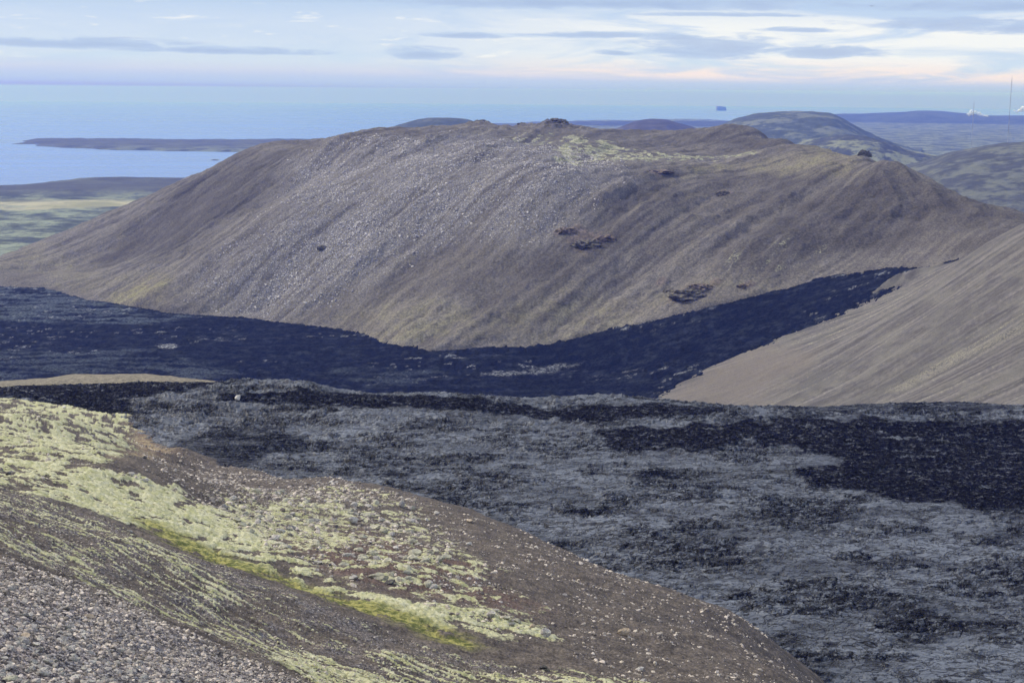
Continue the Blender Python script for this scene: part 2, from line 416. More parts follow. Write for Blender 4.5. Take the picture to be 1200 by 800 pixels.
def fore_masks(x, y):
    wx = x + 3.5 * fbm(x / 14, y / 14, 3, 101); wy = y + 3.5 * fbm(x / 14, y / 14, 3, 102)
    wx2 = x + 1.2 * fbm(x / 3, y / 3, 2, 103); wy2 = y + 1.2 * fbm(x / 3, y / 3, 2, 104)
    a, c = along(x, y); n1w = fbm(x / 8, y / 8, 3, 115)
    st = fbm(a / 11 + 0.6 * n1w, c / 1.0 + 0.5 * n1w, 5, 111, 0.65); st2 = fbm(a / 3.2, c / 0.5, 4, 112)
    n1 = fbm(x / 5, y / 5, 5, 113, 0.65); n2 = fbm(x / 22, y / 22, 3, 114)
    mh = sstep(-4, 5, poly_sd(wx, wy, Z_MOSSHILL)) * sstep(-0.32, 0.42, n1 + 0.3 * n2 + 0.12)
    mb = sstep(-3, 4, poly_sd(wx, wy, Z_MOSSBELT))
    mb = mb * sstep(-0.40, 0.20, n1 + 0.35 * n2 + 0.45 * sstep(0, 14, poly_sd(wx, wy, Z_MOSSBELT)) - 0.10)
    mb = np.maximum(mb * (1 - 0.45 * sstep(-3, 3, poly_sd(wx, wy, Z_ROCKY))), 0.72 * sstep(-5, 5, poly_sd(wx, wy, Z_ROCKY)) * sstep(0.0, 0.45, fbm(x / 4, y / 4, 5, 116, 0.6) + 0.3 * n2))
    sdg = poly_sd(wx2, wy2, Z_BARE)
    stripe = sstep(-4, 4, poly_sd(wx2, wy2, Z_STRIPE)) * sstep(0.02, 0.62, st + 0.45 * st2 + 0.30 * n2 + 0.3 * n1 - 0.55 * sstep(-1.5, 1.5, sdg))
    low = sstep(-3, 3, poly_sd(wx, wy, Z_LOWMOSS)) * sstep(-0.1, 0.2, st + 0.5 * n2 + 0.2 * n1 + 0.05)
    gul = sstep(-2.5, 2.0, poly_sd(wx2, wy2, Z_GULLY)) * sstep(-0.6, 0.0, n1 + 0.3)
    scree = sstep(-5, 6, poly_sd(wx2, wy2, Z_SCREE))
    scree = np.maximum(scree, 0.55 * sstep(-4, 5, poly_sd(wx2, wy2, Z_STRIPE)) * sstep(-0.4, 0.5, n1 + 0.5 * st))
    red = sstep(-6, 8, poly_sd(wx, wy, Z_RED)) * sstep(-0.35, 0.3, n1 + 0.2)
    edge = sstep(-4, 6, poly_sd(wx, wy, Z_MOSSHILL_EDGE))
    moss = np.clip(np.maximum.reduce([mh, mb, stripe * 0.74, low]) * (1 - 0.85 * sstep(0.6, 0.9, scree)), 0, 1)
    return moss, gul, scree, np.maximum(red, 0), edge, st, n1, np.maximum(stripe, low)

def fore_h(x, y, full=False):
    h = fore_tps(x, y) + 1.0 * fbm(x / 30, y / 30, 3, 61)
    m = fore_masks(x, y)
    moss, gul, scree, red, edge, st, n1, st_m = m
    R = np.sqrt(x * x + y * y)
    f1, f2, ox, oy, rid = voronoi(x / 1.1 + 0.3 * n1, y / 1.1, 71)
    tuss = np.clip(0.75 - f1, 0, 1)
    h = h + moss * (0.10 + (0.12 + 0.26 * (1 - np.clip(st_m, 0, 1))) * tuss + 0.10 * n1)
    h = h + 0.10 * fbm(x / 1.6, y / 1.6, 4, 63, 0.6) + 0.16 * n1 + (1 - moss) * 0.06 * fbm(x / 0.35, y / 0.35, 2, 64)
    h = h + 0.10 * st * (1 - gul) - 0.5 * gul
    if full: return h, m, tuss
    return h

# ------------------------------------------------------------------ materials of the ground
def mat_fore():
    n = NT('hillside_ground')
    moss, gul, scree, red = n.attr('zone'); edge, tone, tuss, _ = n.attr('zone_more')
    p = n.pos()
    fine = n.noise(p, 2.2, 6, 0.7); mid = n.noise(p, 0.35, 5, 0.6); grit = n.vor(p, 7.0); grit2 = n.vor(p, 3.0)
    ground = n.mix(n.rng(mid, 0.35, 0.65), (0.085, 0.070, 0.058), (0.150, 0.124, 0.100))
    ground = n.mix(n.math('MULTIPLY', red, 0.75), ground, (0.135, 0.084, 0.068))
    ground = n.mix(edge, ground, n.mix(n.rng(mid, 0.4, 0.6), (0.20, 0.14, 0.10), (0.34, 0.27, 0.16)))
    gcol = n.mix(n.rng(n.noise(p, 1.1, 2), 0.4, 0.6), (0.18, 0.155, 0.14), (0.42, 0.385, 0.35))
    ground = n.mix(n.rng(n.noise(p, 0.12, 5, 0.7), 0.50, 0.64, 0, 0.5), ground, (0.060, 0.052, 0.048))
    speck = n.rng(n.math('ADD', grit, n.math('MULTIPLY', fine, 0.35)), 0.42, 0.30)
    ground = n.mix(n.math('MULTIPLY', speck, n.rng(fine, 0.46, 0.60)), ground, gcol)
    pinkish = n.mix(n.rng(mid, 0.42, 0.58), (0.44, 0.42, 0.41), (0.50, 0.43, 0.39))
    sc = n.mix(n.rng(n.noise(p, 3.2, 6, 0.8), 0.46, 0.60), (0.050, 0.045, 0.050), pinkish)  # dark tone paints the shade in gaps between scree stones
    ground = n.mix(n.math('MULTIPLY', scree, 0.95), ground, sc)
    ground = n.mix(n.rng(fine, 0.35, 0.7), n.mix(1.0, ground, (0.55, 0.54, 0.54), 'MULTIPLY'), n.mix(1.0, ground, (1.45, 1.45, 1.45), 'MULTIPLY'))
    mc = n.mix(n.rng(mid, 0.38, 0.60), (0.37, 0.37, 0.18), (0.49, 0.47, 0.28))
    mc = n.mix(n.rng(n.noise(p, 0.6, 5, 0.7), 0.46, 0.62, 0, 0.8), mc, (0.58, 0.56, 0.38))
    mc = n.mix(n.rng(n.noise(p, 1.4, 6, 0.75), 0.47, 0.38, 0, 0.7), mc, (0.22, 0.20, 0.10))
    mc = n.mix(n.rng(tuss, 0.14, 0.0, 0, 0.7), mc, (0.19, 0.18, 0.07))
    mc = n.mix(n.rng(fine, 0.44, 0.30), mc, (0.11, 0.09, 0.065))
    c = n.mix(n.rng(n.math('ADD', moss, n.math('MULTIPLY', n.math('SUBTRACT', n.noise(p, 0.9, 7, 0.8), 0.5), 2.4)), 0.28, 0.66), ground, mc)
    gc = n.mix(n.rng(n.noise(p, 0.8, 4, 0.6), 0.4, 0.6), (0.090, 0.105, 0.022), (0.36, 0.33, 0.10))
    c = n.mix(n.math('MULTIPLY', gul, n.rng(fine, 0.3, 0.5, 0.45, 0.95)), c, gc)
    h = n.math('ADD', n.math('MULTIPLY', n.noise(p, 4.0, 6, 0.7), 1.0), n.math('MULTIPLY', grit2, -0.6))
    return n.bsdf(c, 0.95, n.bump(h, 0.9, 0.16), 0.15)

def mat_mountain():
    n = NT('mountain_cinder')
    streak, scree, moss, dark = n.attr('zone'); s2, tan, crag, _ = n.attr('zone_more')
    p = n.pos()
    big = n.noise(p, 0.006, 4, 0.6); mid = n.noise(p, 0.05, 5, 0.65); fine = n.noise(p, 0.4, 4, 0.75)
    pat = n.rng(n.noise(p, 0.009, 5, 0.65), 0.38, 0.62, 0.25, 0.9)
    stk = n.math('ADD', 0.5, n.math('MULTIPLY', n.math('SUBTRACT', streak, 0.5), pat))
    c = n.mix(n.rng(n.math('ADD', stk, n.math('MULTIPLY', n.math('SUBTRACT', n.noise(p, 0.02, 6, 0.7), 0.5), 0.9)), 0.15, 0.85), (0.096, 0.086, 0.077), (0.198, 0.180, 0.156))
    c = n.mix(n.math('MULTIPLY', n.rng(s2, 0.4, 0.95, 0.0, 0.55), n.rng(n.noise(p, 0.012, 4), 0.42, 0.62)), c, (0.185, 0.165, 0.135))
    c = n.mix(n.rng(big, 0.42, 0.65, 0.0, 0.45), c, (0.092, 0.080, 0.066))
    c = n.mix(n.math('MULTIPLY', dark, 0.75), c, (0.060, 0.053, 0.046))  # dark flank tone, with the painted spur and crease shade
    c = n.mix(tan, c, n.mix(n.rng(mid, 0.4, 0.6), (0.20, 0.175, 0.125), (0.24, 0.22, 0.12)))
    v = n.vor(p, 0.42)
    sp = n.rng(n.math('ADD', v, n.math('MULTIPLY', fine, 0.4)), 0.52, 0.36)
    sc = n.mix(sp, (0.19, 0.178, 0.172), (0.74, 0.71, 0.67))
    c = n.mix(n.math('MULTIPLY', scree, n.rng(n.math('ADD', mid, n.math('MULTIPLY', n.math('SUBTRACT', streak, 0.5), 0.5)), 0.30, 0.55, 0.25, 1.0)), c, sc)
    mo = n.mix(n.rng(mid, 0.4, 0.6), (0.22, 0.22, 0.14), (0.37, 0.36, 0.24))
    c = n.mix(n.rng(n.math('ADD', moss, n.math('MULTIPLY', n.math('SUBTRACT', fine, 0.5), 0.7)), 0.35, 0.65), c, mo)
    c = n.mix(n.math('MULTIPLY', crag, 0.6), c, n.mix(n.rng(n.noise(p, 0.12, 4), 0.4, 0.6), (0.11, 0.085, 0.07), (0.22, 0.17, 0.14)))
    c = n.mix(n.rng(fine, 0.35, 0.68), n.mix(1.0, c, (0.62, 0.62, 0.62), 'MULTIPLY'), n.mix(1.0, c, (1.38, 1.38, 1.38), 'MULTIPLY'))
    h = n.math('ADD', n.noise(p, 0.25, 6, 0.75), n.math('MULTIPLY', n.math('MULTIPLY', v, scree), -0.6))
    return n.bsdf(c, 0.95, n.bump(h, 0.8, 1.6), 0.12)

def mat_right():
    n = NT('right_slope_cinder')
    streak, s2, pale, low = n.attr('zone')
    p = n.pos(); mid = n.noise(p, 0.04, 5, 0.6); fine = n.noise(p, 0.7, 5, 0.75)
    c = n.mix(n.rng(streak, 0.2, 0.8), (0.112, 0.101, 0.092), (0.210, 0.192, 0.172))
    c = n.mix(n.rng(s2, 0.35, 0.85, 0, 0.8), c, (0.080, 0.074, 0.068))
    c = n.mix(n.rng(mid, 0.42, 0.65, 0, 0.7), c, (0.185, 0.172, 0.145))
    c = n.mix(n.rng(n.noise(p, 0.015, 5, 0.65), 0.50, 0.66, 0, 0.6), c, (0.105, 0.098, 0.090))
    c = n.mix(n.math('MULTIPLY', pale, n.rng(fine, 0.4, 0.6)), c, (0.36, 0.335, 0.24))
    c = n.mix(n.math('MULTIPLY', low, 0.7), c, (0.200, 0.172, 0.142))
    c = n.mix(n.rng(fine, 0.3, 0.75), n.mix(1.0, c, (0.8, 0.8, 0.8), 'MULTIPLY'), n.mix(1.0, c, (1.2, 1.2, 1.2), 'MULTIPLY'))
    return n.bsdf(c, 0.95, n.bump(n.noise(p, 0.5, 6, 0.75), 1.0, 1.3), 0.12)

def mat_lava():
    n = NT('near_lava')
    tone, aa, crack, frag = n.attr('zone'); broken, smooth, rope, _ = n.attr('zone_more')
    p = n.pos(); mid = n.noise(p, 0.10, 5, 0.6)
    wn = n.n('ShaderNodeTexNoise'); n.put(wn.inputs['Vector'], p); wn.inputs['Scale'].default_value = 0.22; wn.inputs['Detail'].default_value = 4
    va = n.n('ShaderNodeVectorMath', operation='MULTIPLY_ADD'); n.put(va.inputs[0], wn.outputs['Color']); va.inputs[1].default_value = (9, 6, 0); n.put(va.inputs[2], n.pos(0.75, 1.15, 1))
    def lines(scale, width):
        return n.rng(n.vor(va.outputs[0], scale, 'DISTANCE_TO_EDGE'), width, 0.0, smooth=False)
    l1 = n.math('MULTIPLY', lines(0.13, 0.035), n.rng(n.noise(p, 0.07, 3), 0.36, 0.52))
    l2 = n.math('MULTIPLY', lines(0.42, 0.075), n.rng(n.noise(p, 0.11, 3), 0.36, 0.54))
    sl = n.noise(n.pos(0.8, 1.25, 1), 0.30, 4, 0.58, 1.0); s2 = n.noise(n.pos(0.8, 1.3, 1.0), 0.9, 4, 0.62, 0.6)
    pid = n.vor(va.outputs[0], 0.42, 'F1', 'Color'); ps = n.n('ShaderNodeSeparateColor'); n.put(ps.inputs[0], pid)
    t = n.math('ADD', n.math('MULTIPLY', tone, 0.75), n.math('MULTIPLY', ps.outputs[0], n.math('ADD', 0.12, n.math('MULTIPLY', broken, 0.30))))
    c = n.mix(n.rng(t, 0.12, 0.82), (0.022, 0.026, 0.036), (0.126, 0.139, 0.163))
    c = n.mix(n.rng(mid, 0.5, 0.70, 0, 0.40), c, (0.155, 0.17, 0.20))
    dk = n.math('ADD', n.rng(sl, 0.50, 0.42, 0, 1), n.math('MULTIPLY', n.math('SUBTRACT', broken, 0.45), 0.40))
    c = n.mix(n.rng(dk, 0.52, 0.66, 0, 0.96), c, (0.007, 0.008, 0.012))
    c = n.mix(n.math('MULTIPLY', n.rng(s2, 0.43, 0.37, 0, 0.8), n.math('ADD', 0.05, broken)), c, (0.014, 0.016, 0.024))
    c = n.mix(n.math('MULTIPLY', n.rng(s2, 0.60, 0.66, 0, 0.8), n.math('ADD', 0.08, broken)), c, (0.26, 0.275, 0.30))
    ac = n.mix(n.rng(s2, 0.5, 0.66), (0.004, 0.004, 0.007), (0.040, 0.042, 0.052))
    ac = n.mix(n.math('MULTIPLY', frag, n.rng(s2, 0.45, 0.6)), ac, (0.12, 0.125, 0.14))
    c = n.mix(aa, c, ac)
    c = n.mix(n.math('MULTIPLY', n.math('MAXIMUM', l1, l2), n.math('SUBTRACT', 0.95, n.math('MULTIPLY', smooth, 0.4))), c, (0.004, 0.004, 0.007))
    c = n.mix(n.math('MULTIPLY', crack, n.rng(broken, 0, 0.5, 0.35, 1.0)), c, (0.003, 0.003, 0.005))
    h = n.math('MULTIPLY', n.math('ADD', n.math('MULTIPLY', sl, 1.5), n.math('MULTIPLY', s2, 0.7)), n.math('ADD', 0.35, broken))
    h = n.math('SUBTRACT', h, n.math('MULTIPLY', n.math('MAXIMUM', l1, l2), 0.4))
    return n.bsdf(c, n.rng(aa, 0, 1, 0.50, 0.95), n.bump(h, 1.0, 1.0), n.rng(n.math('ADD', aa, n.math('MULTIPLY', broken, 0.6)), 0, 1, 0.4, 0.05))

def mat_valley():
    n = NT('valley_lava')
    tone, pale, rough, _ = n.attr('zone')
    p = n.pos(); fine = n.noise(p, 0.35, 6, 0.75); mid = n.noise(p, 0.03, 5, 0.65)
    c = n.mix(n.rng(fine, 0.4, 0.75), (0.004, 0.005, 0.010), (0.016, 0.019, 0.034))
    c = n.mix(n.math('MULTIPLY', n.rng(rough, 0.15, 0.7), n.rng(n.noise(p, 0.09, 5, 0.7), 0.45, 0.7)), c, (0.034, 0.040, 0.052))
    c = n.mix(n.math('MULTIPLY', tone, n.rng(fine, 0.35, 0.6)), c, (0.11, 0.13, 0.15))
    c = n.mix(n.math('MULTIPLY', pale, n.rng(fine, 0.42, 0.6)), c, (0.34, 0.35, 0.36))
    return n.bsdf(c, 1.0, n.bump(n.noise(p, 0.3, 7, 0.75), 1.0, 2.0), 0.04)

# ------------------------------------------------------------------ build: foreground
fr = np.concatenate([np.linspace(2, 52, 40)[:-1], inv_rows(52, 620, 1050)])
X, Y = polar(-31, 31, 1500, fr)
H, m, tuss = fore_h(X, Y, True)
moss, gul, scree, red, edge, st, n1, _s = m
hillside = mesh_obj('hillside', np.stack([X, Y, H], -1).reshape(-1, 3), grid_faces(*X.shape), mat_fore(),
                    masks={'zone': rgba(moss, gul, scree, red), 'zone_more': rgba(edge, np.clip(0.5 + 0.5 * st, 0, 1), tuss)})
tag(hillside, 'mossy cinder hillside in the foreground', kind='structure')

# ------------------------------------------------------------------ build: near lava
def lwp(poly): return world_poly(lava_tps, poly, 200, 640)
AA = [lwp(q) for q in [
    [(-200, 470), (-100, 446), (60, 449), (160, 446), (270, 450), (215, 462), (150, 470), (165, 488), (100, 484), (0, 466)],
    [(255, 463), (300, 458), (400, 462), (470, 466), (560, 470), (640, 478), (700, 476), (780, 476), (850, 480), (850, 486), (700, 496), (640, 492), (560, 482), (470, 480), (350, 476), (270, 474)],
    [(710, 508), (740, 502), (850, 498), (930, 500), (940, 508), (880, 512), (830, 528), (760, 530), (715, 522)],
    [(900, 486), (1000, 494), (1100, 496), (1240, 494), (1240, 596), (1160, 596), (1060, 588), (1000, 576), (945, 568), (935, 552), (980, 545), (960, 530), (890, 520)],
    [(200, 520), (260, 500), (340, 512), (360, 524), (300, 545), (230, 548), (190, 545)],
    [(750, 556), (765, 553), (785, 555), (788, 561), (765, 563)],
    [(880, 470), (960, 478), (1060, 474), (1200, 478), (1200, 484), (1060, 484), (940, 490)]]]
SMOOTH = lwp([(1090, 740), (1150, 735), (1300, 730), (1300, 860), (1000, 860), (1010, 790)])
lr = inv_rows(238, 720, 900)
X, Y = polar(-25.5, 25.5, 1850, lr)
wx = X + 5 * fbm(X / 16, Y / 16, 4, 201, 0.6); wy = Y + 5 * fbm(X / 16, Y / 16, 4, 202, 0.6)
aa = np.zeros(X.shape)
for i, q in enumerate(AA):
    k = 0.55 if i in (4, 6) else 1.0
    aa = np.maximum(aa, k * sstep(-2.0, 2.0, poly_sd(wx, wy, q)))
base = lava_tps(X, Y)
w1x = X + 3.0 * fbm(X / 14, Y / 9, 4, 211, 0.6); w1y = Y + 2.2 * fbm(X / 14, Y / 9, 4, 212, 0.6)
fr0 = fbm(X / 5, Y / 3, 4, 256)
fold = ridged(w1x / 34, w1y / 11, 4, 213, 0.55)                       # broad wrinkled swells
f1, f2, ox, oy, rid = voronoi(w1x / 12, w1y / 6, 221)                # big plates
g1, g2, px_, py_, rid2 = voronoi(w1x / 4.6 + 3, w1y / 1.9, 222)      # slabs
k1, k2, qx, qy, rid3 = voronoi(X / 1.9 + w1x / 9, Y / 0.9, 223)      # fragments
e1 = f2 - f1; e2 = g2 - g1; e3 = k2 - k1
broken = 0.12 + 0.88 * sstep(-0.12, 0.60, fbm(X / 34, Y / 20, 6, 231, 0.68) + 0.25 * fold)   # where slabs are jumbled
smooth = sstep(-6, 6, poly_sd(wx, wy, SMOOTH)) * sstep(-0.5, 0.1, fbm(X / 14, Y / 10, 3, 233) + 0.1)
broken = broken * (1 - 0.95 * smooth)
fr_ = fbm(X / 3.0, Y / 1.4, 4, 241, 0.6)
rope = np.sin((w1x * 0.35 + w1y) * 2.6 + 3.0 * fbm(X / 6, Y / 6, 3, 243)) * sstep(-0.1, 0.4, fbm(X / 15, Y / 15, 3, 244))
rndt = np.mod(rid2 * 37.0, 1); rndu = np.mod(rid * 53.0, 1); rndv = np.mod(rid3 * 71.0, 1)
rimz = sstep(440, 540, np.hypot(X, Y))
H = base + rimz * (1.3 * ridged(w1x / 12, w1y / 9, 4, 255, 0.6) + 0.5 * fr0) + 0.7 * fbm(X / 34, Y / 26, 3, 251) + (1.0 - 0.7 * smooth) * (fold - 0.3)
H += (1 - 0.6 * smooth) * (0.3 * (rid - 0.5) + 0.5 * ox * (rid - 0.5) + 1.0 * oy * (rndu - 0.35))
H += (0.08 + 0.95 * broken) * ((rid2 - 0.5) * 0.5 + px_ * (rid2 - 0.5) * 0.8 + py_ * (rndt - 0.3) * 1.5)
H += (0.03 + 0.34 * broken) * ((rid3 - 0.5) * 0.5 + qy * (rndv - 0.3) * 1.4)
H -= (0.45 * sstep(0.08, 0.0, e1) * (0.3 + broken)) + (0.05 + 0.45 * broken) * sstep(0.10, 0.0, e2)
H += (0.02 + 0.16 * broken) * fr_ + 0.07 * rope * (1 - broken)
ridge_a = ridged(wx / 16, wy / 7, 5, 261, 0.6)
n_aa = fbm(X / 14, Y / 5, 6, 263, 0.68)
aa = np.clip(aa * sstep(-0.85, -0.45, n_aa) + 0.35 * sstep(0.85, 1.15, broken * (0.7 + 0.8 * n_aa)), 0, 1)
Haa = base + 0.5 + 0.9 * (ridge_a - 0.2) + 0.30 * fbm(X / 2.8, Y / 1.5, 5, 262, 0.65) + 0.22 * (rid3 - 0.5) + 0.5 * qy * (rndv - 0.4) + 0.4 * py_ * (rndt - 0.3)
H = H * (1 - aa) + Haa * aa
# the far rim and the hummock on the left are piled up
tone = np.clip(0.60 + 0.30 * (rid - 0.5) + 0.45 * broken * (rid2 - 0.5) + 0.3 * broken * (rid3 - 0.5) - 0.16 * broken + 0.30 * fbm(X / 40, Y / 18, 4, 271) + 0.30 * broken * fr_ + 0.08 * rope, 0, 1)
crack = np.clip(0.75 * sstep(0.05, 0.0, e1) * sstep(-0.1, 0.35, fbm(X / 20, Y / 20, 2, 273)) + (0.30 + broken) * 0.9 * sstep(0.12, 0.0, e2) * sstep(-0.3, 0.2, fr_ + 0.1) + broken * sstep(-0.10, -0.5, fr_), 0, 1)
frag = sstep(0.55, 0.9, rid3) * sstep(-0.4, 0.5, n_aa)
lava = mesh_obj('lava_field', np.stack([X, Y, H], -1).reshape(-1, 3), grid_faces(*X.shape), mat_lava(),
                masks={'zone': rgba(tone, aa, crack * (1 - aa), frag), 'zone_more': rgba(broken, smooth, 0.5 + 0.5 * rope)})
tag(lava, 'grey crusted lava field below the hillside', kind='structure')

# small light-brown ridge beyond the lava on the left
spts = [P(-150, 446, 640), P(0, 447, 640), P(60, 443, 660), P(130, 440.5, 668), P(200, 443, 664), P(260, 448, 655), P(330, 458, 650)]
spts += [np.array([q[0] * 1.12, q[1] * 1.12, q[2] - 38]) for q in spts] + [np.array([q[0] * 0.9, q[1] * 0.9, q[2] + 6.0]) for q in spts]
strip_tps = TPS(spts, 1e-6)
X, Y = polar(-27, -7, 300, np.linspace(540, 760, 90))
H = strip_tps(X, Y) + 0.7 * fbm(X / 20, Y / 20, 4, 301)
n = NT('bare_ridge_soil'); p = n.pos()
f = n.noise(p, 0.6, 6, 0.7)
mstrip = n.bsdf(n.mix(n.rng(f, 0.38, 0.62), (0.13, 0.115, 0.085), (0.27, 0.235, 0.17)), 0.95, n.bump(f, 0.6, 0.5), 0.1)
tag(mesh_obj('low_ridge', np.stack([X, Y, H], -1).reshape(-1, 3), grid_faces(*X.shape), mstrip), 'low bare ridge beyond the lava', kind='structure')

# ------------------------------------------------------------------ build: valley lava
X, Y = polar(-30, 27, 1100, inv_rows(760, 2300, 420))
base = valley_tps(X, Y)
Rv = np.hypot(X, Y); Rlim = np.interp(np.degrees(np.arctan2(X, Y)), [-25, -20, -12, -2, 3.5, 8.5, 12.5, 16.9, 20], [2150, 2080, 1900, 1620, 1610, 1590, 1560, 1500, 1460])
base = base - 0.9 * np.clip(Rv - Rlim, 0, None)
r1 = ridged(X / 40, Y / 26, 5, 401, 0.6); f_ = fbm(X / 6, Y / 6, 4, 402, 0.65)
H = base + 2.2 * (r1 - 0.2) * (0.4 + 0.6 * sstep(10, 60, poly_sd(X, Y, BASIN))) + 0.8 * f_ + 1.5 * fbm(X / 120, Y / 120, 3, 403)
def vwp(poly): return world_poly(valley_tps, poly, 800, 2400)
wx = X + 30 * fbm(X / 110, Y / 110, 4, 411); wy = Y + 30 * fbm(X / 110, Y / 110, 4, 412)
tz = np.maximum.reduce([
    0.9 * sstep(-12, 18, poly_sd(wx, wy, vwp([(-300, 325), (0, 330), (118, 345), (150, 362), (250, 372), (180, 382), (60, 378), (-300, 378)]))),
    0.55 * sstep(-10, 14, poly_sd(wx, wy, vwp([(-300, 412), (0, 414), (100, 408), (150, 412), (230, 424), (290, 440), (200, 452), (0, 448), (-300, 450)]))),
    0.35 * sstep(-10, 10, poly_sd(wx, wy, vwp([(380, 428), (500, 432), (560, 445), (480, 452), (400, 450)])))])
streakn = fbm(X / 70, Y / 14, 4, 421, 0.6)
tone = np.clip(tz * sstep(-0.35, 0.25, streakn) + 0.12 * sstep(0.2, 0.7, streakn), 0, 1)
a_, b_ = X, Y
pl = sstep(0.52, 0.72, fbm(X / 26, Y / 7, 4, 431, 0.6)) * sstep(0.05, 0.5, fbm(X / 160, Y / 90, 2, 432) + 0.35 * tz)
bar = vwp([(578, 440), (600, 434), (640, 429), (668, 428), (640, 434), (600, 440)])
pl = np.maximum(pl * 0.8, 0.7 * sstep(-4, 5, poly_sd(wx, wy, bar)) )
bar2 = vwp([(182, 405), (205, 403), (208, 407), (190, 408)])
pl = np.maximum(pl, sstep(-3, 3, poly_sd(X, Y, bar2)))
vl = mesh_obj('valley_lava', np.stack([X, Y, H], -1).reshape(-1, 3), grid_faces(*X.shape), mat_valley(),
              masks={'zone': rgba(tone, np.clip(pl, 0, 1), r1)})
tag(vl, 'dark lava flow filling the valley below the mountain', kind='structure')

# ------------------------------------------------------------------ build: mountain
X, Y = polar(-31, 31, 1500, np.concatenate([np.linspace(1150, 1400, 60)[:-1], np.linspace(1400, 2760, 620), np.linspace(2765, 2950, 20)]))
def mwp(poly): return world_poly(mount_tps, poly, 1150, 2900)
T = mount_tps(X, Y)
s1 = mflow(X, Y); s2 = mflow2(X, Y)
wx = X + 28 * fbm(X / 90, Y / 90, 4, 501); wy = Y + 28 * fbm(X / 90, Y / 90, 4, 502)
n_b = fbm(X / 60, Y / 60, 5, 503, 0.6)
Z1 = mwp([(215, 355), (330, 372), (400, 360), (470, 300), (560, 275), (620, 285), (680, 240), (740, 210), (690, 180), (600, 160), (480, 158), (400, 165), (350, 185), (330, 240), (270, 290), (230, 330)])
Z1b = mwp([(290, 350), (380, 352), (450, 290), (480, 240), (420, 240), (340, 290)])
ZR = mwp([(480, 160), (400, 170), (380, 200), (430, 215), (520, 200), (640, 210), (760, 215), (775, 205), (680, 196), (610, 162)])
sc = np.maximum(0.62 * sstep(-50, 60, poly_sd(wx, wy, Z1)) , sstep(-30, 50, poly_sd(wx, wy, Z1b)))
ZM = mwp([(640, 185), (660, 160), (720, 168), (800, 183), (870, 178), (900, 183), (850, 188), (790, 190), (690, 196), (640, 195)])
mossm = sstep(-18, 22, poly_sd(X + 0.4 * (wx - X), Y + 0.4 * (wy - Y), ZM)) * sstep(-0.30, 0.35, fbm(X / 22, Y / 30, 5, 505, 0.65) + 0.05)
for poly, amt in [([(850, 300), (920, 280), (1000, 285), (900, 330), (840, 335), (780, 350)], 0.44), ([(860, 345), (980, 318), (1080, 300), (1100, 290), (1000, 300), (880, 325)], 0.42),
                  ([(560, 158), (640, 152), (700, 160), (640, 170)], 0.6), ([(930, 165), (900, 150), (940, 178)], 0.5), ([(830, 165), (880, 150), (925, 165), (880, 172)], 0.35)]:
    mossm = np.maximum(mossm, amt * sstep(-20, 25, poly_sd(wx, wy, mwp(poly))) * sstep(-0.1, 0.5, s1 * 0.4 + 0.6 * fbm(X / 25, Y / 25, 4, 506, 0.65)))
dark = 0  # dark flanks; shade of the right spurs and crest painted in
for poly, amt in [([(180, 230), (330, 170), (400, 160), (300, 240), (200, 300), (100, 310)], 0.85), ([(700, 225), (790, 215), (860, 210), (760, 270), (640, 330), (560, 345), (660, 280)], 0.95),
                  ([(800, 155), (880, 150), (940, 176), (870, 176), (790, 170)], 0.95), ([(900, 205), (1050, 195), (1140, 240), (1080, 280), (960, 300), (860, 320), (880, 250)], 0.9),
                  ([(1090, 262), (1230, 250), (1230, 300), (1120, 300)], 0.6), ([(560, 160), (480, 158), (480, 190), (620, 200), (760, 215), (770, 205), (640, 195)], 0.5)]:
    dark = np.maximum(dark, amt * sstep(-45, 55, poly_sd(wx, wy, mwp(poly))))
crease = mwp([(778, 206), (762, 212), (700, 284), (612, 348), (552, 398), (582, 396), (640, 356), (716, 296), (786, 226)])
dark = np.maximum(dark, 0.8 * sstep(-10, 14, poly_sd(X + 0.3 * (wx - X), Y + 0.3 * (wy - Y), crease)))  # shade in the fold painted as a thin dark strip
dark = np.clip(dark * (0.95 + 0.2 * s2 + 0.5 * n_b), 0, 1)
tan_ = 0
for poly, amt in [([(120, 355), (150, 330), (200, 335), (190, 362)], 0.9), ([(400, 375), (480, 385), (640, 395), (760, 365), (900, 335), (860, 330), (700, 350), (560, 370), (460, 350)], 0.42),
                  ([(0, 318), (110, 345), (250, 365), (240, 345), (120, 322), (0, 300)], 0.30), ([(430, 395), (500, 375), (540, 385), (470, 405)], 0.6), ([(790, 192), (930, 182), (1050, 190), (1000, 200), (880, 200), (800, 205)], 0.6)]:
    tan_ = np.maximum(tan_, amt * sstep(-25, 30, poly_sd(wx, wy, mwp(poly))))
tan_ = np.clip(tan_ * (0.85 + 0.25 * s1), 0, 1)
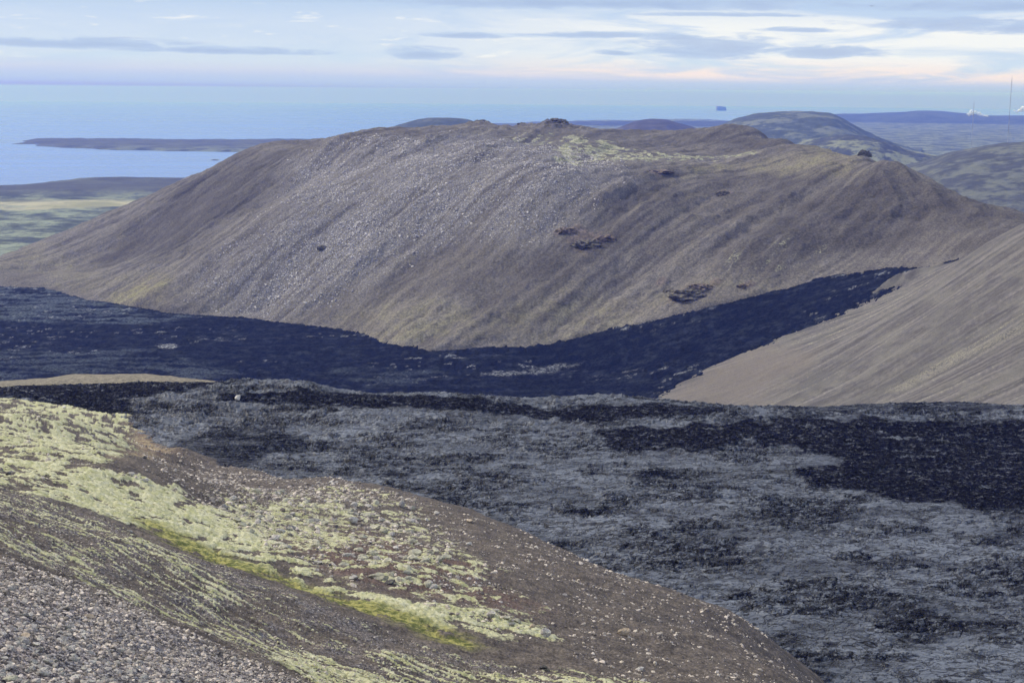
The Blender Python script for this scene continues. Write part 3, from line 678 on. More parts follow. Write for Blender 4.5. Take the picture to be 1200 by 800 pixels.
# crags: rough rock standing out of the cinder
crag = 0
for (a, b, w) in [(677, 268, 12), (690, 283, 24), (655, 268, 10), (805, 345, 24), (850, 228, 11), (875, 336, 9), (838, 333, 8), (770, 203, 8), (775, 330, 8)]:
    cx, cy = hit(mount_tps, a, b, 1150, 2900); r = w * math.hypot(cx, cy) / FPX
    d = np.sqrt(((X - cx) / r) ** 2 + ((Y - cy) / (r * 1.0)) ** 2) + 0.35 * fbm(X / 22, Y / 22, 4, 511, 0.5)
    crag = np.maximum(crag, sstep(1.15, 0.7, d))
H = mount_h(X, Y)
for (a, b, R_, w_, hh_) in [(560, 150, 2380, 34, 7.5), (652, 150, 2400, 50, 9.5), (612, 153, 2390, 22, 3.5), (1013, 186, 1875, 9, 3)]:
    q = P(a, b, R_); d2 = ((X - q[0]) ** 2 + (Y - q[1]) ** 2) / w_ ** 2
    kn = np.exp(-d2 * 1.2); H = H + hh_ * kn * (1 + 0.5 * fbm(X / 16, Y / 16, 4, 531, 0.6))
    knoll = np.maximum(knoll, kn) if 'knoll' in globals() else kn
H = seat(H, X, Y, 'left')
H = H + crag * 1.0 + sc * 0.5 * fbm(X / 3.5, Y / 3.5, 3, 513, 0.7)
H = H + mossm * 0.6 * fbm(X / 6, Y / 6, 3, 514)
mountain = mesh_obj('mountain', np.stack([X, Y, H], -1).reshape(-1, 3), grid_faces(*X.shape), mat_mountain(),
                    masks={'zone': rgba(np.clip(0.5 + 0.22 * s1 + 0.1 * s2, 0, 1), sc, mossm, dark), 'zone_more': rgba(np.clip(0.5 + 0.25 * s2, 0, 1), tan_, crag)})
tag(mountain, 'broad grey-brown cinder mountain across the valley', kind='structure')

# ------------------------------------------------------------------ build: right slope
X, Y = polar(0, 30, 1100, inv_rows(650, 1850, 620))
s1 = rflow(X, Y); s2 = rflow2(X, Y)
def rwp(poly): return world_poly(right_tps, poly, 600, 1800)
wx = X + 20 * fbm(X / 60, Y / 60, 3, 601); wy = Y + 20 * fbm(X / 60, Y / 60, 3, 602)
pale = np.clip(sstep(1.0, 2.4, s1) * 0.7, 0, 1)
pale = np.maximum(pale, 0.42 * sstep(-8, 6, poly_sd(X + 0.3 * (wx - X), Y + 0.3 * (wy - Y), rwp([(1040, 455), (1120, 415), (1210, 375), (1210, 382), (1130, 422), (1060, 458)]))))
low = sstep(-20, 30, poly_sd(wx, wy, rwp([(765, 466), (830, 432), (900, 402), (960, 410), (900, 480), (760, 480)])))
H = seat(right_h(X, Y), X, Y, 'right')
rs = mesh_obj('right_slope', np.stack([X, Y, H], -1).reshape(-1, 3), grid_faces(*X.shape), mat_right(),
              masks={'zone': rgba(np.clip(0.5 + 0.22 * s1, 0, 1), np.clip(0.5 + 0.25 * s2, 0, 1), pale, low)})
tag(rs, 'streaked cinder slope on the right', kind='structure')

# ================================================================== FAR LAND, SEA
def sea_z(R): return -(R ** 2) / (2 * EARTH)
def sea_pt(px, py):
    d = ray(px, py); R = np.linspace(1500, 90000, 40000); z = CAMZ + d[2] * R
    k = np.nonzero(z <= sea_z(R))[0]; k = k[0] if len(k) else len(R) - 1
    return np.array([d[0] * R[k], d[1] * R[k]])
land_polys = [
    ([(-600, 262), (-200, 240), (0, 225), (20, 223), (45, 219), (80, 215), (110, 213), (190, 214), (280, 216), (420, 216), (520, 190), (560, 165), (600, 150), (640, 147.5), (700, 145.5), (800, 145.5), (900, 143), (960, 141),
      (1003, 140), (1040, 142), (1300, 145), (1900, 150), (1900, 600), (-600, 600)], 1.0),
    ([(14, 166.0), (60, 164.2), (160, 164.6), (330, 165.8), (560, 168), (560, 184), (330, 180), (220, 177.5), (140, 175.0), (80, 172), (50, 168.5), (20, 167.2)], 1.0),
    ([(236, 189.2), (252, 188.6), (252, 190.0), (238, 190.0)], 0.5),
    ([(560, 148.5), (640, 142.8), (760, 141.0), (850, 141.2), (850, 146), (760, 147), (640, 149)], 1.0),
]
X, Y = polar(-32, 32, 1100, inv_rows(2150, 30000, 900))
R = np.sqrt(X * X + Y * Y)
sd = np.full(X.shape, -1e9)
wx = X + 0.012 * R * fbm(X / (900), Y / (900), 4, 701); wy = Y + 0.03 * R * fbm(X / 900, Y / 900, 4, 702)
for poly, k in land_polys:
    wp = np.array([sea_pt(a, b) for a, b in poly]); sd = np.maximum(sd, poly_sd(wx, wy, wp) / (0.01 * R))
H = sea_z(R) + np.clip(sd * 12, -30, 14 + 0 * R) + np.clip(sd, 0, 1) * (5 * fbm(X / 700, Y / 500, 4, 711) + 2.5 * fbm(X / 120, Y / 90, 4, 712))
hump = np.array(P(130, 215, 5200))[:2]
n_l = fbm(X / 500, Y / 260, 5, 721, 0.6)
# dark headland on the left rises a little above the plain
head = world_poly(lambda x, y: 0 * x, [(-300, 240), (-50, 226), (50, 219), (110, 213), (200, 214), (320, 217), (320, 236), (150, 236), (0, 237), (-300, 246)], 2000, 9000)
hd = sstep(-120, 200, poly_sd(X, Y, head)); H = H + hd * 14
band = world_poly(lambda x, y: 0 * x, [(-300, 244), (0, 238), (100, 236), (240, 236), (240, 243), (100, 246), (0, 250), (-300, 255)], 2000, 9000)
bd = sstep(-60, 60, poly_sd(wx, wy, band))
n = NT('coastal_plain'); dk, gr, yl, _ = n.attr('zone'); p = n.pos()
mid = n.noise(p, 0.006, 6, 0.7); fine = n.noise(p, 0.04, 5, 0.7)
c = n.mix(n.rng(mid, 0.40, 0.60), (0.060, 0.070, 0.062), (0.24, 0.27, 0.185))
c = n.mix(n.rng(fine, 0.50, 0.40, 0, 0.6), c, (0.045, 0.05, 0.055))
c = n.mix(n.math('MULTIPLY', dk, 0.85), c, (0.070, 0.070, 0.076))
c = n.mix(yl, c, n.mix(n.rng(mid, 0.4, 0.6), (0.34, 0.33, 0.18), (0.46, 0.41, 0.26)))
mplain = n.bsdf(c, 0.95, n.bump(fine, 0.5, 6.0), 0.1)
azd = np.degrees(np.arctan2(X, Y))
far_dark = np.maximum(hd, sstep(7000, 9500, R) * np.where(azd < 2, 0.95, 0.25))
plain = mesh_obj('coastal_plain', np.stack([X, Y, H], -1).reshape(-1, 3), grid_faces(*X.shape), mplain, masks={'zone': rgba(far_dark, n_l * 0.5 + 0.5, 0.7 * bd * (1 - hd) * sstep(-0.5, 0.3, n_l + 0.2))})
tag(plain, 'mossy coastal plain beyond the mountain', kind='structure')

rr = np.concatenate([np.geomspace(1500, 20000, 80), np.linspace(20500, 84000, 130)])
X, Y = polar(-40, 40, 200, rr); R = np.sqrt(X * X + Y * Y)
n = NT('sea_water'); p = n.pos()
mpt = n.pos(0.00012, 0.0011, 1)
cur = n.noise(mpt, 1.0, 5, 0.6, 0.5)
c = n.mix(n.rng(cur, 0.35, 0.68), (0.04, 0.12, 0.38), (0.08, 0.20, 0.50))
msea = n.bsdf(c, n.rng(cur, 0.35, 0.65, 0.22, 0.38), n.bump(n.noise(p, 0.05, 4, 0.6), 0.25, 2.0), 0.5)
tag(mesh_obj('sea', np.stack([X, Y, sea_z(R)], -1).reshape(-1, 3), grid_faces(*X.shape), msea), 'pale blue sea reaching the horizon', kind='structure')

# ------------------------------------------------------------------ far hills
def mat_hill(name, dark, mossy, amount, scale):
    n = NT(name); st, tp, _, _ = n.attr('zone'); p = n.pos()
    m1 = n.noise(p, scale, 6, 0.65); m2 = n.noise(p, scale * 5, 5, 0.7)
    c = n.mix(n.rng(m2, 0.4, 0.65), tuple(v * 0.85 for v in dark), tuple(v * 1.25 for v in dark))
    c = n.mix(n.math('MULTIPLY', n.rng(n.math('ADD', m1, n.math('MULTIPLY', n.math('SUBTRACT', m2, 0.5), 0.5)), 0.47, 0.60), amount), c, mossy)
    c = n.mix(n.math('MULTIPLY', st, 0.8), c, mossy)
    return n.bsdf(c, 0.95, n.bump(m2, 0.6, 12.0), 0.1)

def hill(name, prof, R0, front, back, foot, mat, label, rows=160, rough=6, seed=800, drift=0.0, power=1.0, streaks=None):
    """a hill whose crest line has the given bearings and heights; its flanks fall to the foot level"""
    xs = [math.degrees(math.atan2(P(a, b, 1)[0], P(a, b, 1)[1])) for a, b in prof]
    nc = int(max(120, (xs[-1] - xs[0]) * 26))
    A = np.linspace(xs[0], xs[-1], nc)
    zt = np.interp(A, xs, [P(a, b, R0)[2] for a, b in prof])
    zt = np.convolve(np.pad(zt, 4, 'edge'), np.ones(9) / 9, 'valid')
    Rr = np.linspace(R0 - front, R0 + back, rows)
    a = np.radians(A); X = np.sin(a)[None] * Rr[:, None]; Y = np.cos(a)[None] * Rr[:, None]
    t = (Rr[:, None] - R0) / np.where(Rr[:, None] < R0, front, back)
    t = t + drift * fbm(X / (front * 0.6), Y / (front * 0.6), 3, seed + 5)
    g = np.clip(1 - np.abs(t) ** power, 0, 1); g = g * g * (3 - 2 * g)
    env = sstep(0, 0.06, (A - A[0]) / (A[-1] - A[0])) * sstep(0, 0.06, (A[-1] - A) / (A[-1] - A[0]))
    f0 = foot + sea_z(R0)
    H = (f0 - 12) + (np.maximum(zt - f0, 0) * env + 12)[None] * g
    H = H + g * (1 - 0.7 * g) * rough * 2 * ridged(X / (front * 0.25), Y / (front * 0.25), 4, seed, 0.55) + g * rough * 0.25 * fbm(X / 60, Y / 60, 4, seed + 1)
    s = np.zeros(X.shape)
    if streaks:
        for (poly,) in streaks: s = np.maximum(s, sstep(-30, 60, poly_sd(X, Y, poly)) * sstep(-0.3, 0.3, fbm(X / 150, Y / 150, 4, seed + 9)))
    o = mesh_obj(name, np.stack([X, Y, H], -1).reshape(-1, 3), grid_faces(*X.shape), mat, masks={'zone': rgba(s, g)})
    tag(o, label, kind='structure'); return o

DK = (0.068, 0.078, 0.064); GM = (0.27, 0.28, 0.19)
hill('hill', [(425, 156), (455, 151), (475, 144.5), (490, 140.5), (505, 138.5), (530, 138.5), (552, 141), (562, 147), (600, 156)], 7000, 900, 900, 40,
     mat_hill('hill_far_left', DK, (0.16, 0.16, 0.13), 0.4, 0.004), 'flat-topped dark hill behind the left shoulder of the mountain', seed=810)
hill('hill', [(700, 158), (728, 149), (745, 142), (762, 139.5), (780, 140), (800, 146), (822, 152), (850, 158)], 8500, 1000, 1000, 20,
     mat_hill('hill_far_middle', (0.070, 0.062, 0.060), (0.15, 0.14, 0.12), 0.4, 0.003), 'small rounded blue-purple hill on the skyline', seed=820)
hill('hill', [(800, 160), (838, 151), (860, 141), (885, 134.5), (915, 131.5), (950, 131.5), (975, 134), (990, 141), (1008, 152), (1030, 163), (1052, 172), (1080, 180)], 8200, 1700, 1300, 25,
     mat_hill('hill_broad', DK, (0.21, 0.22, 0.16), 0.6, 0.0035), 'broad flat-topped hill with pale green patches', rows=220, rough=12, seed=830, power=1.3)
hill('hill', [(900, 182), (940, 168), (985, 160), (1010, 161), (1040, 168), (1060, 177), (1085, 182), (1110, 186)], 5700, 700, 900, 30,
     mat_hill('hill_shoulder', (0.070, 0.074, 0.070), (0.24, 0.25, 0.16), 0.85, 0.005), 'lower green shoulder in front of the broad hill', rough=14, seed=840, drift=0.1)
hill('hill', [(1000, 214), (1050, 199), (1085, 190), (1110, 181), (1150, 173), (1185, 169), (1250, 164), (1350, 160), (1450, 170)], 4700, 1300, 1000, 35,
     mat_hill('hill_right', (0.074, 0.076, 0.068), (0.21, 0.22, 0.15), 0.45, 0.005), 'dark purple-brown hill at the right edge of the picture', rows=200, rough=8, seed=850, power=1.1)
hill('hill', [(950, 136.5), (985, 133.5), (1010, 133.5), (1030, 132.5), (1060, 131.5), (1075, 129.8), (1100, 130), (1130, 133), (1160, 135.8), (1200, 135.5), (1300, 133), (1450, 140)], 20000, 2600, 2000, 5,
     mat_hill('ridge_far', (0.06, 0.065, 0.07), (0.1, 0.11, 0.1), 0.4, 0.001), 'long low blue ridge on the horizon', rows=80, rough=4, seed=860)
hill('hill', [(560, 149), (600, 146.5), (640, 143.5), (700, 142.2), (760, 142), (850, 142), (950, 143)], 15500, 1500, 1500, 2,
     mat_hill('coast_far', (0.055, 0.06, 0.07), (0.09, 0.1, 0.1), 0.4, 0.001), 'low dark far coast behind the mountain', rows=60, rough=2, seed=870)

# sea stack on the horizon
def stack_mesh():
    c = P(845, 124, 33000); zb = sea_z(33000) ; w = 12.0 / FPX * 33000; hh = 5.2 / FPX * 33000
    nu = 28; vs = []; rows = 8
    for r in range(rows + 1):
        for k in range(nu):
            a = 2 * math.pi * k / nu; rad = 1.0 - 0.10 * (r / rows) + 0.06 * math.sin(5 * a + r)
            sx = np.sign(math.cos(a)) * abs(math.cos(a)) ** 0.5 * w / 2 * rad; sy = np.sign(math.sin(a)) * abs(math.sin(a)) ** 0.5 * w * 0.4 * rad
            slant = 1.0 - 0.22 * (0.5 + sx / w)
            vs.append((c[0] + sx, c[1] + sy, zb - 10 + (hh * slant + 10) * r / rows))
    fs = [(r * nu + k, r * nu + (k + 1) % nu, (r + 1) * nu + (k + 1) % nu, (r + 1) * nu + k) for r in range(rows) for k in range(nu)]
    vs.append((c[0], c[1], zb + hh * 0.95)); t = len(vs) - 1
    fs += [(rows * nu + k, rows * nu + (k + 1) % nu, t, t) for k in range(nu)]
    return vs, fs
vs, fs = stack_mesh()
me = bpy.data.meshes.new('sea_stack'); me.from_pydata(vs, [], [f if f[2] != f[3] else f[:3] for f in fs]); me.update()
n = NT('sea_stack_rock'); me.materials.append(n.bsdf(n.mix(n.noise(n.pos(), 0.02, 4), (0.14, 0.15, 0.15), (0.24, 0.24, 0.23)), 0.9))
o = bpy.data.objects.new('sea_stack', me); COL.objects.link(o)
tag(o, 'steep flat-topped rock island standing alone on the sea horizon', 'sea stack')

# ================================================================== ROCKS
def ico(sub):
    import bmesh
    bm = bmesh.new(); bmesh.ops.create_icosphere(bm, subdivisions=sub, radius=1.0)
    v = np.array([q.co[:] for q in bm.verts], F32); f = np.array([[w.index for w in q.verts] for q in bm.faces], np.int32); bm.free()
    return v, f
def rock_shape(sub, seed, squash=(1, 0.8, 0.62), cuts=9):
    rs = np.random.RandomState(seed); v, f = ico(sub); v = v.copy()
    for _ in range(cuts):                                   # knock flat faces off the lump
        d = rs.normal(size=3); d /= np.linalg.norm(d); off = rs.uniform(0.55, 0.85)
        k = v @ d - off; v = v - np.outer(np.clip(k, 0, None), d)
    v += 0.05 * rs.normal(size=v.shape)
    return (v * np.array(squash)).astype(F32), f

def mat_rock(name, a, b, lichen, amt, stuff=False):
    n = NT(name)
    p = n.obj() if not stuff else n.pos()
    s = 1.0 if not stuff else 1.5
    f = n.noise(p, 2.5 * s, 6, 0.7); g = n.noise(p, 1.2 * s, 4, 0.6)
    c = n.mix(n.rng(f, 0.35, 0.65), a, b)
    c = n.mix(n.math('MULTIPLY', n.rng(g, 0.45, 0.6), amt), c, lichen)
    if stuff:
        t, _, _, _ = n.attr('zone')
        c = n.mix(1.0, c, n.mix(t, (0.22, 0.21, 0.22), (1.45, 1.40, 1.36)), 'MULTIPLY')
    else:
        r = n.n('ShaderNodeObjectInfo').outputs['Random']
        c = n.mix(1.0, c, n.mix(r, (0.65, 0.65, 0.65), (1.15, 1.13, 1.1)), 'MULTIPLY')
    return n.bsdf(c, 0.92, n.bump(f, 0.5, 0.08), 0.2)

MR_GREY = mat_rock('rock_grey', (0.25, 0.23, 0.215), (0.47, 0.44, 0.41), (0.48, 0.48, 0.37), 0.55)
MR_LICHEN = mat_rock('rock_lichen', (0.33, 0.31, 0.24), (0.50, 0.48, 0.37), (0.54, 0.52, 0.36), 0.9)
MR_TAN = mat_rock('rock_tan', (0.34, 0.27, 0.19), (0.50, 0.41, 0.30), (0.45, 0.40, 0.32), 0.3)
MR_WHITE = mat_rock('rock_white', (0.50, 0.47, 0.42), (0.62, 0.58, 0.52), (0.55, 0.55, 0.48), 0.3)
MR_DARK = mat_rock('rock_dark', (0.055, 0.05, 0.05), (0.13, 0.12, 0.11), (0.2, 0.21, 0.16), 0.35)

shapes = [rock_shape(3, 40 + i, (1, 0.72 + 0.06 * (i % 4), 0.5 + 0.07 * (i % 3)), 10) for i in range(8)]
def rock_mesh(i, mat):
    me = bpy.data.meshes.get('rock_%s_%d' % (mat.name, i))
    if me: return me
    v, f = shapes[i]
    o = mesh_obj('rock', v, f, mat, smooth=False)
    me = o.data; me.name = 'rock_%s_%d' % (mat.name, i); bpy.data.objects.remove(o)
    return me

def fore_hit(px, py): return hit(lambda x, y: fore_h(x, y), px, py, 55, 640, 2600)

n_rock = 0
def put_rock(px, py, wpx, mat, label, shape=None, group=None, rot=None, hfn=None, xy=None, tall=1.0, sink=0.25):
    global n_rock
    x, y = xy if xy is not None else fore_hit(px, py)
    z = float((hfn or fore_h)(np.array([x]), np.array([y]))[0])
    s = wpx * 0.5 * math.hypot(x, y) / FPX
    i = shape if shape is not None else n_rock % 8
    o = bpy.data.objects.new('rock', rock_mesh(i, mat)); COL.objects.link(o)
    o.location = (x, y, z + s * 0.5 * tall * (1 - sink) - s * 0.08); o.scale = (s, s, s * tall)
    o.rotation_euler = (random.uniform(-.25, .25), random.uniform(-.25, .25), random.uniform(0, 6.28) if rot is None else rot)
    tag(o, label, 'rock', group); n_rock += 1
    return o

single = [
    (731, 744, 19, MR_TAN, 'tan boulder lying alone low on the dark cinder slope', 1, -0.5, 1.1),
    (639, 744, 15, MR_GREY, 'rounded grey boulder at the right end of the pale moss bank', 2, 0.3, 1.25),
    (576, 722, 13, MR_GREY, 'smooth grey boulder above the pale moss bank, left of a mossy rock cluster', 3, 0.1, 1.1),
    (599, 732, 9, MR_GREY, 'grey rock on the moss bank just below the mossy rock cluster', 4, None, 1.0),
    (624, 735, 8, MR_TAN, 'small pinkish rock right of the mossy rock cluster', 5, None, 1.2),
    (594, 726, 13, MR_LICHEN, 'lichen-covered rock, left one of the mossy rock cluster', 6, None, 0.8),
    (606, 729, 12, MR_LICHEN, 'lichen-covered rock, right one of the mossy rock cluster', 7, None, 0.8),
    (582, 716, 7, MR_GREY, 'small round rock just above the smooth grey boulder', 0, None, 1.0),
    (413, 612, 15, MR_GREY, 'angular pale grey boulder at the edge of the rocky patch on the hill nose', 1, 0.2, 1.15),
    (470, 594, 11, MR_GREY, 'upright slab at the right end of the pale boulder field on the crest', 4, 1.2, 1.8),
    (415, 593, 10, MR_WHITE, 'pale pointed slab in the boulder field near the crest', 5, 0.7, 1.1),
    (439, 619, 15, MR_LICHEN, 'flat lichen-covered slab on the reddish slope', 6, 0.0, 0.7),
    (464, 643, 9, MR_WHITE, 'small bright round rock in the middle of the reddish slope', 3, None, 1.1),
    (486, 650, 18, MR_LICHEN, 'mound-like mossy boulder on the reddish slope, left of its twin', 2, 0.4, 0.8),
    (515, 657, 16, MR_LICHEN, 'mound-like mossy boulder on the reddish slope, right of its twin', 7, 1.1, 0.9),
    (498, 657, 10, MR_GREY, 'round pinkish-grey rock between two mossy boulders', 0, None, 1.0),
    (512, 602, 9, MR_WHITE, 'pale rock alone on the smooth dark slope near the crest', 1, None, 1.0),
    (500, 610, 7, MR_WHITE, 'pale round rock below and left of the lone pale rock near the crest', 2, None, 1.1),
    (550, 611, 10, MR_TAN, 'cream rock on the crest line above the dark cinder', 3, None, 0.9),
    (549, 638, 8, MR_WHITE, 'pale rock standing alone in dark cinder right of the reddish slope', 4, None, 1.1),
    (440, 677, 18, MR_LICHEN, 'flat mossy boulder at the lower left of the reddish slope', 5, 0.1, 0.55),
    (457, 684, 14, MR_DARK, 'dark hollowed rock beside the flat mossy boulder', 6, 0.3, 0.8),
    (555, 687, 7, MR_GREY, 'left one of a pair of small round rocks on the slope', 0, None, 1.0),
    (562, 687, 7, MR_GREY, 'right one of a pair of small round rocks on the slope', 3, None, 1.0),
    (169, 564, 13, MR_GREY, 'broad pale flat rock on the mossy shoulder at the left', 1, 0.0, 0.7),
    (154, 557, 10, MR_WHITE, 'pale pointed rock above and left of the broad flat rock on the mossy shoulder', 5, None, 0.9),
    (206, 564, 10, MR_GREY, 'pale flat rock on the gravel right of the broad flat rock', 4, None, 0.7),
    (388, 566, 8, MR_WHITE, 'pale rock at the lava edge on top of the crest', 2, None, 1.0),
    (75, 478, 6, MR_WHITE, 'pale rock on the upper edge of the moss hill against black lava', 3, None, 1.1),
    (170, 537, 7, MR_DARK, 'dark brown rock at the foot of the moss hill by the lava', 4, None, 1.0),
    (10, 556, 7, MR_DARK, 'dark rock on the reddish crest at the left edge', 5, None, 1.0),
    (152, 623, 9, MR_GREY, 'rounded rock in a bare patch amid the yellow moss stripes', 6, None, 0.7),
    (637, 783, 12, MR_DARK, 'dark rock at the edge of the lower moss stripe near the bottom', 7, 0.2, 0.8),
    (752, 783, 8, MR_WHITE, 'pale elongated rock on the dark slope near the bottom', 0, None, 0.7),
    (12, 692, 14, MR_GREY, 'large grey block at the left edge above the scree', 1, 0.2, 0.9),
    (104, 724, 14, MR_TAN, 'reddish-tan slab lying in the grey scree', 2, 0.5, 0.45),
    (28, 748, 18, MR_TAN, 'tan lichen-stained block in the scree at the lower left', 3, 0.4, 0.6),
    (10, 797, 20, MR_LICHEN, 'pale green-stained block at the lower left corner', 4, 0.2, 0.7),
    (78, 716, 9, MR_DARK, 'dark angular rock in the upper scree', 5, None, 0.9),
]
for (a, b, w, mt, lab, sh, ro, tl) in single:
    put_rock(a, b, w, mt, lab, shape=sh, rot=ro, tall=tl)
# the lone pale boulder on the lava
bx, by = hit(lava_tps, 279, 471, 200, 640)
o = put_rock(0, 0, 9, MR_WHITE, 'single whitish boulder standing on the dark lava field', shape=3, xy=(bx, by), hfn=lambda x, y: lava_tps(x, y) + 1.0, tall=1.7)

# ---- scattered rocks: the larger ones are things, the small ones one mass
def zone_scatter(n_try, poly_px, rmin, rmax, smin, smax, bias, seed, dens=None):
    rs = np.random.RandomState(seed)
    wp = fwp(poly_px); x0, y0 = wp.min(0); x1, y1 = wp.max(0)
    x = rs.uniform(x0, x1, n_try); y = rs.uniform(y0, y1, n_try)
    k = poly_sd(x, y, wp) > 0
    if dens is not None: k &= rs.rand(n_try) < dens(x, y)
    x, y = x[k], y[k]
    s = smin * (smax / smin) ** (rs.rand(len(x)) ** bias)
    return x, y, s
cl = lambda sc, sd, lo, hi: (lambda x, y: sstep(lo, hi, fbm(x / sc, y / sc, 4, sd, 0.6)))
NOSE = [(215, 556), (400, 566), (560, 606), (750, 688), (900, 745), (960, 810), (900, 860), (750, 820), (650, 762), (520, 722), (420, 690), (330, 650), (240, 600)]
sets = []
sets.append(zone_scatter(80000, NOSE, 0, 0, 0.09, 0.60, 3.2, 1, lambda x, y: 0.04 + 0.75 * sstep(0.0, 0.6, fbm(x / 9, y / 6, 5, 901, 0.65))))
sets.append(zone_scatter(14000, [(230, 575), (400, 568), (480, 582), (520, 640), (560, 690), (430, 690), (340, 650), (270, 610)], 0, 0, 0.14, 1.15, 2.4, 2, lambda x, y: 0.10 + 0.6 * sstep(0.0, 0.5, fbm(x / 7, y / 7, 4, 902))))
sets.append(zone_scatter(40000, [(150, 512), (260, 546), (400, 560), (430, 575), (330, 590), (250, 590), (190, 575)], 0, 0, 0.08, 0.8, 2.8, 7, lambda x, y: 0.40 + 0.5 * sstep(0.0, 0.5, fbm(x / 9, y / 9, 4, 907))))
sets.append(zone_scatter(26000, [(-80, 470), (0, 470), (150, 495), (200, 545), (240, 560), (200, 575), (100, 560), (-80, 560)], 0, 0, 0.12, 0.75, 2.4, 3, lambda x, y: 0.05 + 0.5 * sstep(0.05, 0.5, fbm(x / 12, y / 12, 4, 903))))
sets.append(zone_scatter(230000, [(-100, 640), (0, 655), (140, 705), (260, 760), (400, 812), (420, 900), (-100, 900)], 0, 0, 0.025, 0.34, 5.0, 4, lambda x, y: 0.55 + 0.3 * sstep(-0.2, 0.4, fbm(x / 3, y / 3, 3, 904))))
sets.append(zone_scatter(70000, [(-60, 560), (120, 606), (400, 720), (680, 800), (560, 860), (400, 815), (260, 760), (0, 655)], 0, 0, 0.03, 0.20, 2.6, 5, lambda x, y: 0.25 + 0.4 * sstep(-0.2, 0.4, fbm(x / 5, y / 5, 3, 905))))
sets.append(zone_scatter(9000, [(600, 620), (700, 655), (800, 700), (900, 745), (880, 760), (790, 716), (700, 678), (600, 636)], 0, 0, 0.15, 0.75, 2.2, 6, lambda x, y: 0.15 + 0.7 * sstep(-0.1, 0.4, fbm(x / 6, y / 6, 3, 906))))
ax = np.concatenate([s[0] for s in sets]); ay = np.concatenate([s[1] for s in sets]); asz = np.concatenate([s[2] for s in sets])
aset = np.concatenate([np.full(len(s[0]), i) for i, s in enumerate(sets)])
az_ = fore_h(ax, ay)
app = asz / np.hypot(ax, ay)
# in the picture?  project
def project(x, y, z):
    v = np.stack([x, y, z - CAMZ], -1); d = v @ fw
    return 600 + FPX * (v @ rt) / d, 400 - FPX * (v @ up) / d
sx, sy = project(ax, ay, az_)
inview = (sx > 0) & (sx < 1200) & (sy > 0) & (sy < 800)
order = np.argsort(-np.where(inview, app, 0)); top = order[:255]; rest = np.ones(len(ax), bool); rest[top] = False
aset = np.where(aset == 2, 6, np.where(aset > 2, aset - 1, aset))
GR = {6: ('pale rock among many lying on the gravel crest left of the boulder field', 'pale rocks on the gravel crest'), 0: ('pale loose rock among many strewn over the dark cinder slope', 'loose rocks strewn over the dark cinder slope'),
      1: ('pale lichen-spotted rock among many in the boulder field on the hill nose', 'boulder field on the hill nose'),
      2: ('grey rock among many poking through moss on the far left hill', 'rocks in the moss hill'),
      3: ('angular grey stone among many in the steep scree at the lower left', 'stones of the lower left scree'),
      4: ('small stone among many between the yellow moss stripes', 'stones between the moss stripes'),
      5: ('cream rock among many along the crest above the lava', 'cream rocks along the crest')}
for q in top:
    s = asz[q]; st_ = int(aset[q])
    mt = {6: MR_WHITE, 0: MR_GREY, 1: [MR_GREY, MR_LICHEN, MR_LICHEN][q % 3], 2: MR_GREY, 3: MR_GREY, 4: MR_GREY, 5: MR_TAN}[st_]
    o = bpy.data.objects.new('rock', rock_mesh(int(q) % 8, mt)); COL.objects.link(o)
    o.location = (ax[q], ay[q], az_[q] + s * 0.10); o.scale = (s, s * random.uniform(.75, 1.1), s * random.uniform(0.7, 1.1))
    o.rotation_euler = (random.uniform(-.3, .3), random.uniform(-.3, .3), random.uniform(0, 6.28))
    tag(o, GR[st_][0], 'rock', GR[st_][1])

def scatter_mass(name, x, y, z, s, mat, label, seed, flat=0.6, sub=1, tonemax=1.0, tones=None):
    rs = np.random.RandomState(seed); N = len(x)
    protos = [rock_shape(sub, seed + 10 + i, (1, 0.8, 0.62), 6) for i in range(6)]
    cos_, fs_, ts_ = [], [], []; off = 0
    for i, (v, f) in enumerate(protos):
        k = np.arange(N) % 6 == i; m = int(k.sum())
        if not m: continue
        a = rs.uniform(0, 2 * np.pi, m); tilt = rs.normal(0, 0.25, (m, 2)); sc3 = np.stack([s[k], s[k] * rs.uniform(.6, 1.1, m), s[k] * rs.uniform(.6, 1.2, m)], -1)
        V = v[None] * sc3[:, None]
        ca, sa = np.cos(a)[:, None], np.sin(a)[:, None]
        Xr = V[..., 0] * ca - V[..., 1] * sa; Yr = V[..., 0] * sa + V[..., 1] * ca
        Zr = V[..., 2] + tilt[:, :1] * Xr + tilt[:, 1:] * Yr
        co = np.stack([Xr + x[k][:, None], Yr + y[k][:, None], Zr + (z[k] + s[k] * 0.02)[:, None]], -1)
        nv = v.shape[0]
        cos_.append(co.reshape(-1, 3)); fs_.append((f[None] + (np.arange(m) * nv)[:, None, None]).reshape(-1, 3) + off); off += m * nv
        t = (tones[k] if tones is not None else rs.rand(m)) * tonemax; ts_.append(np.repeat(t, nv))
    t = np.concatenate(ts_)
    o = mesh_obj(name, np.concatenate(cos_), np.concatenate(fs_), mat, smooth=False, masks={'zone': rgba(t)})
    tag(o, label, kind='stuff'); return o
MS = mat_rock('stones', (0.32, 0.28, 0.24), (0.62, 0.555, 0.475), (0.42, 0.42, 0.33), 0.35, stuff=True)
scatter_mass('loose_stones', ax[rest], ay[rest], az_[rest], asz[rest], MS, 'loose pale stones and gravel covering the hillside', 77)

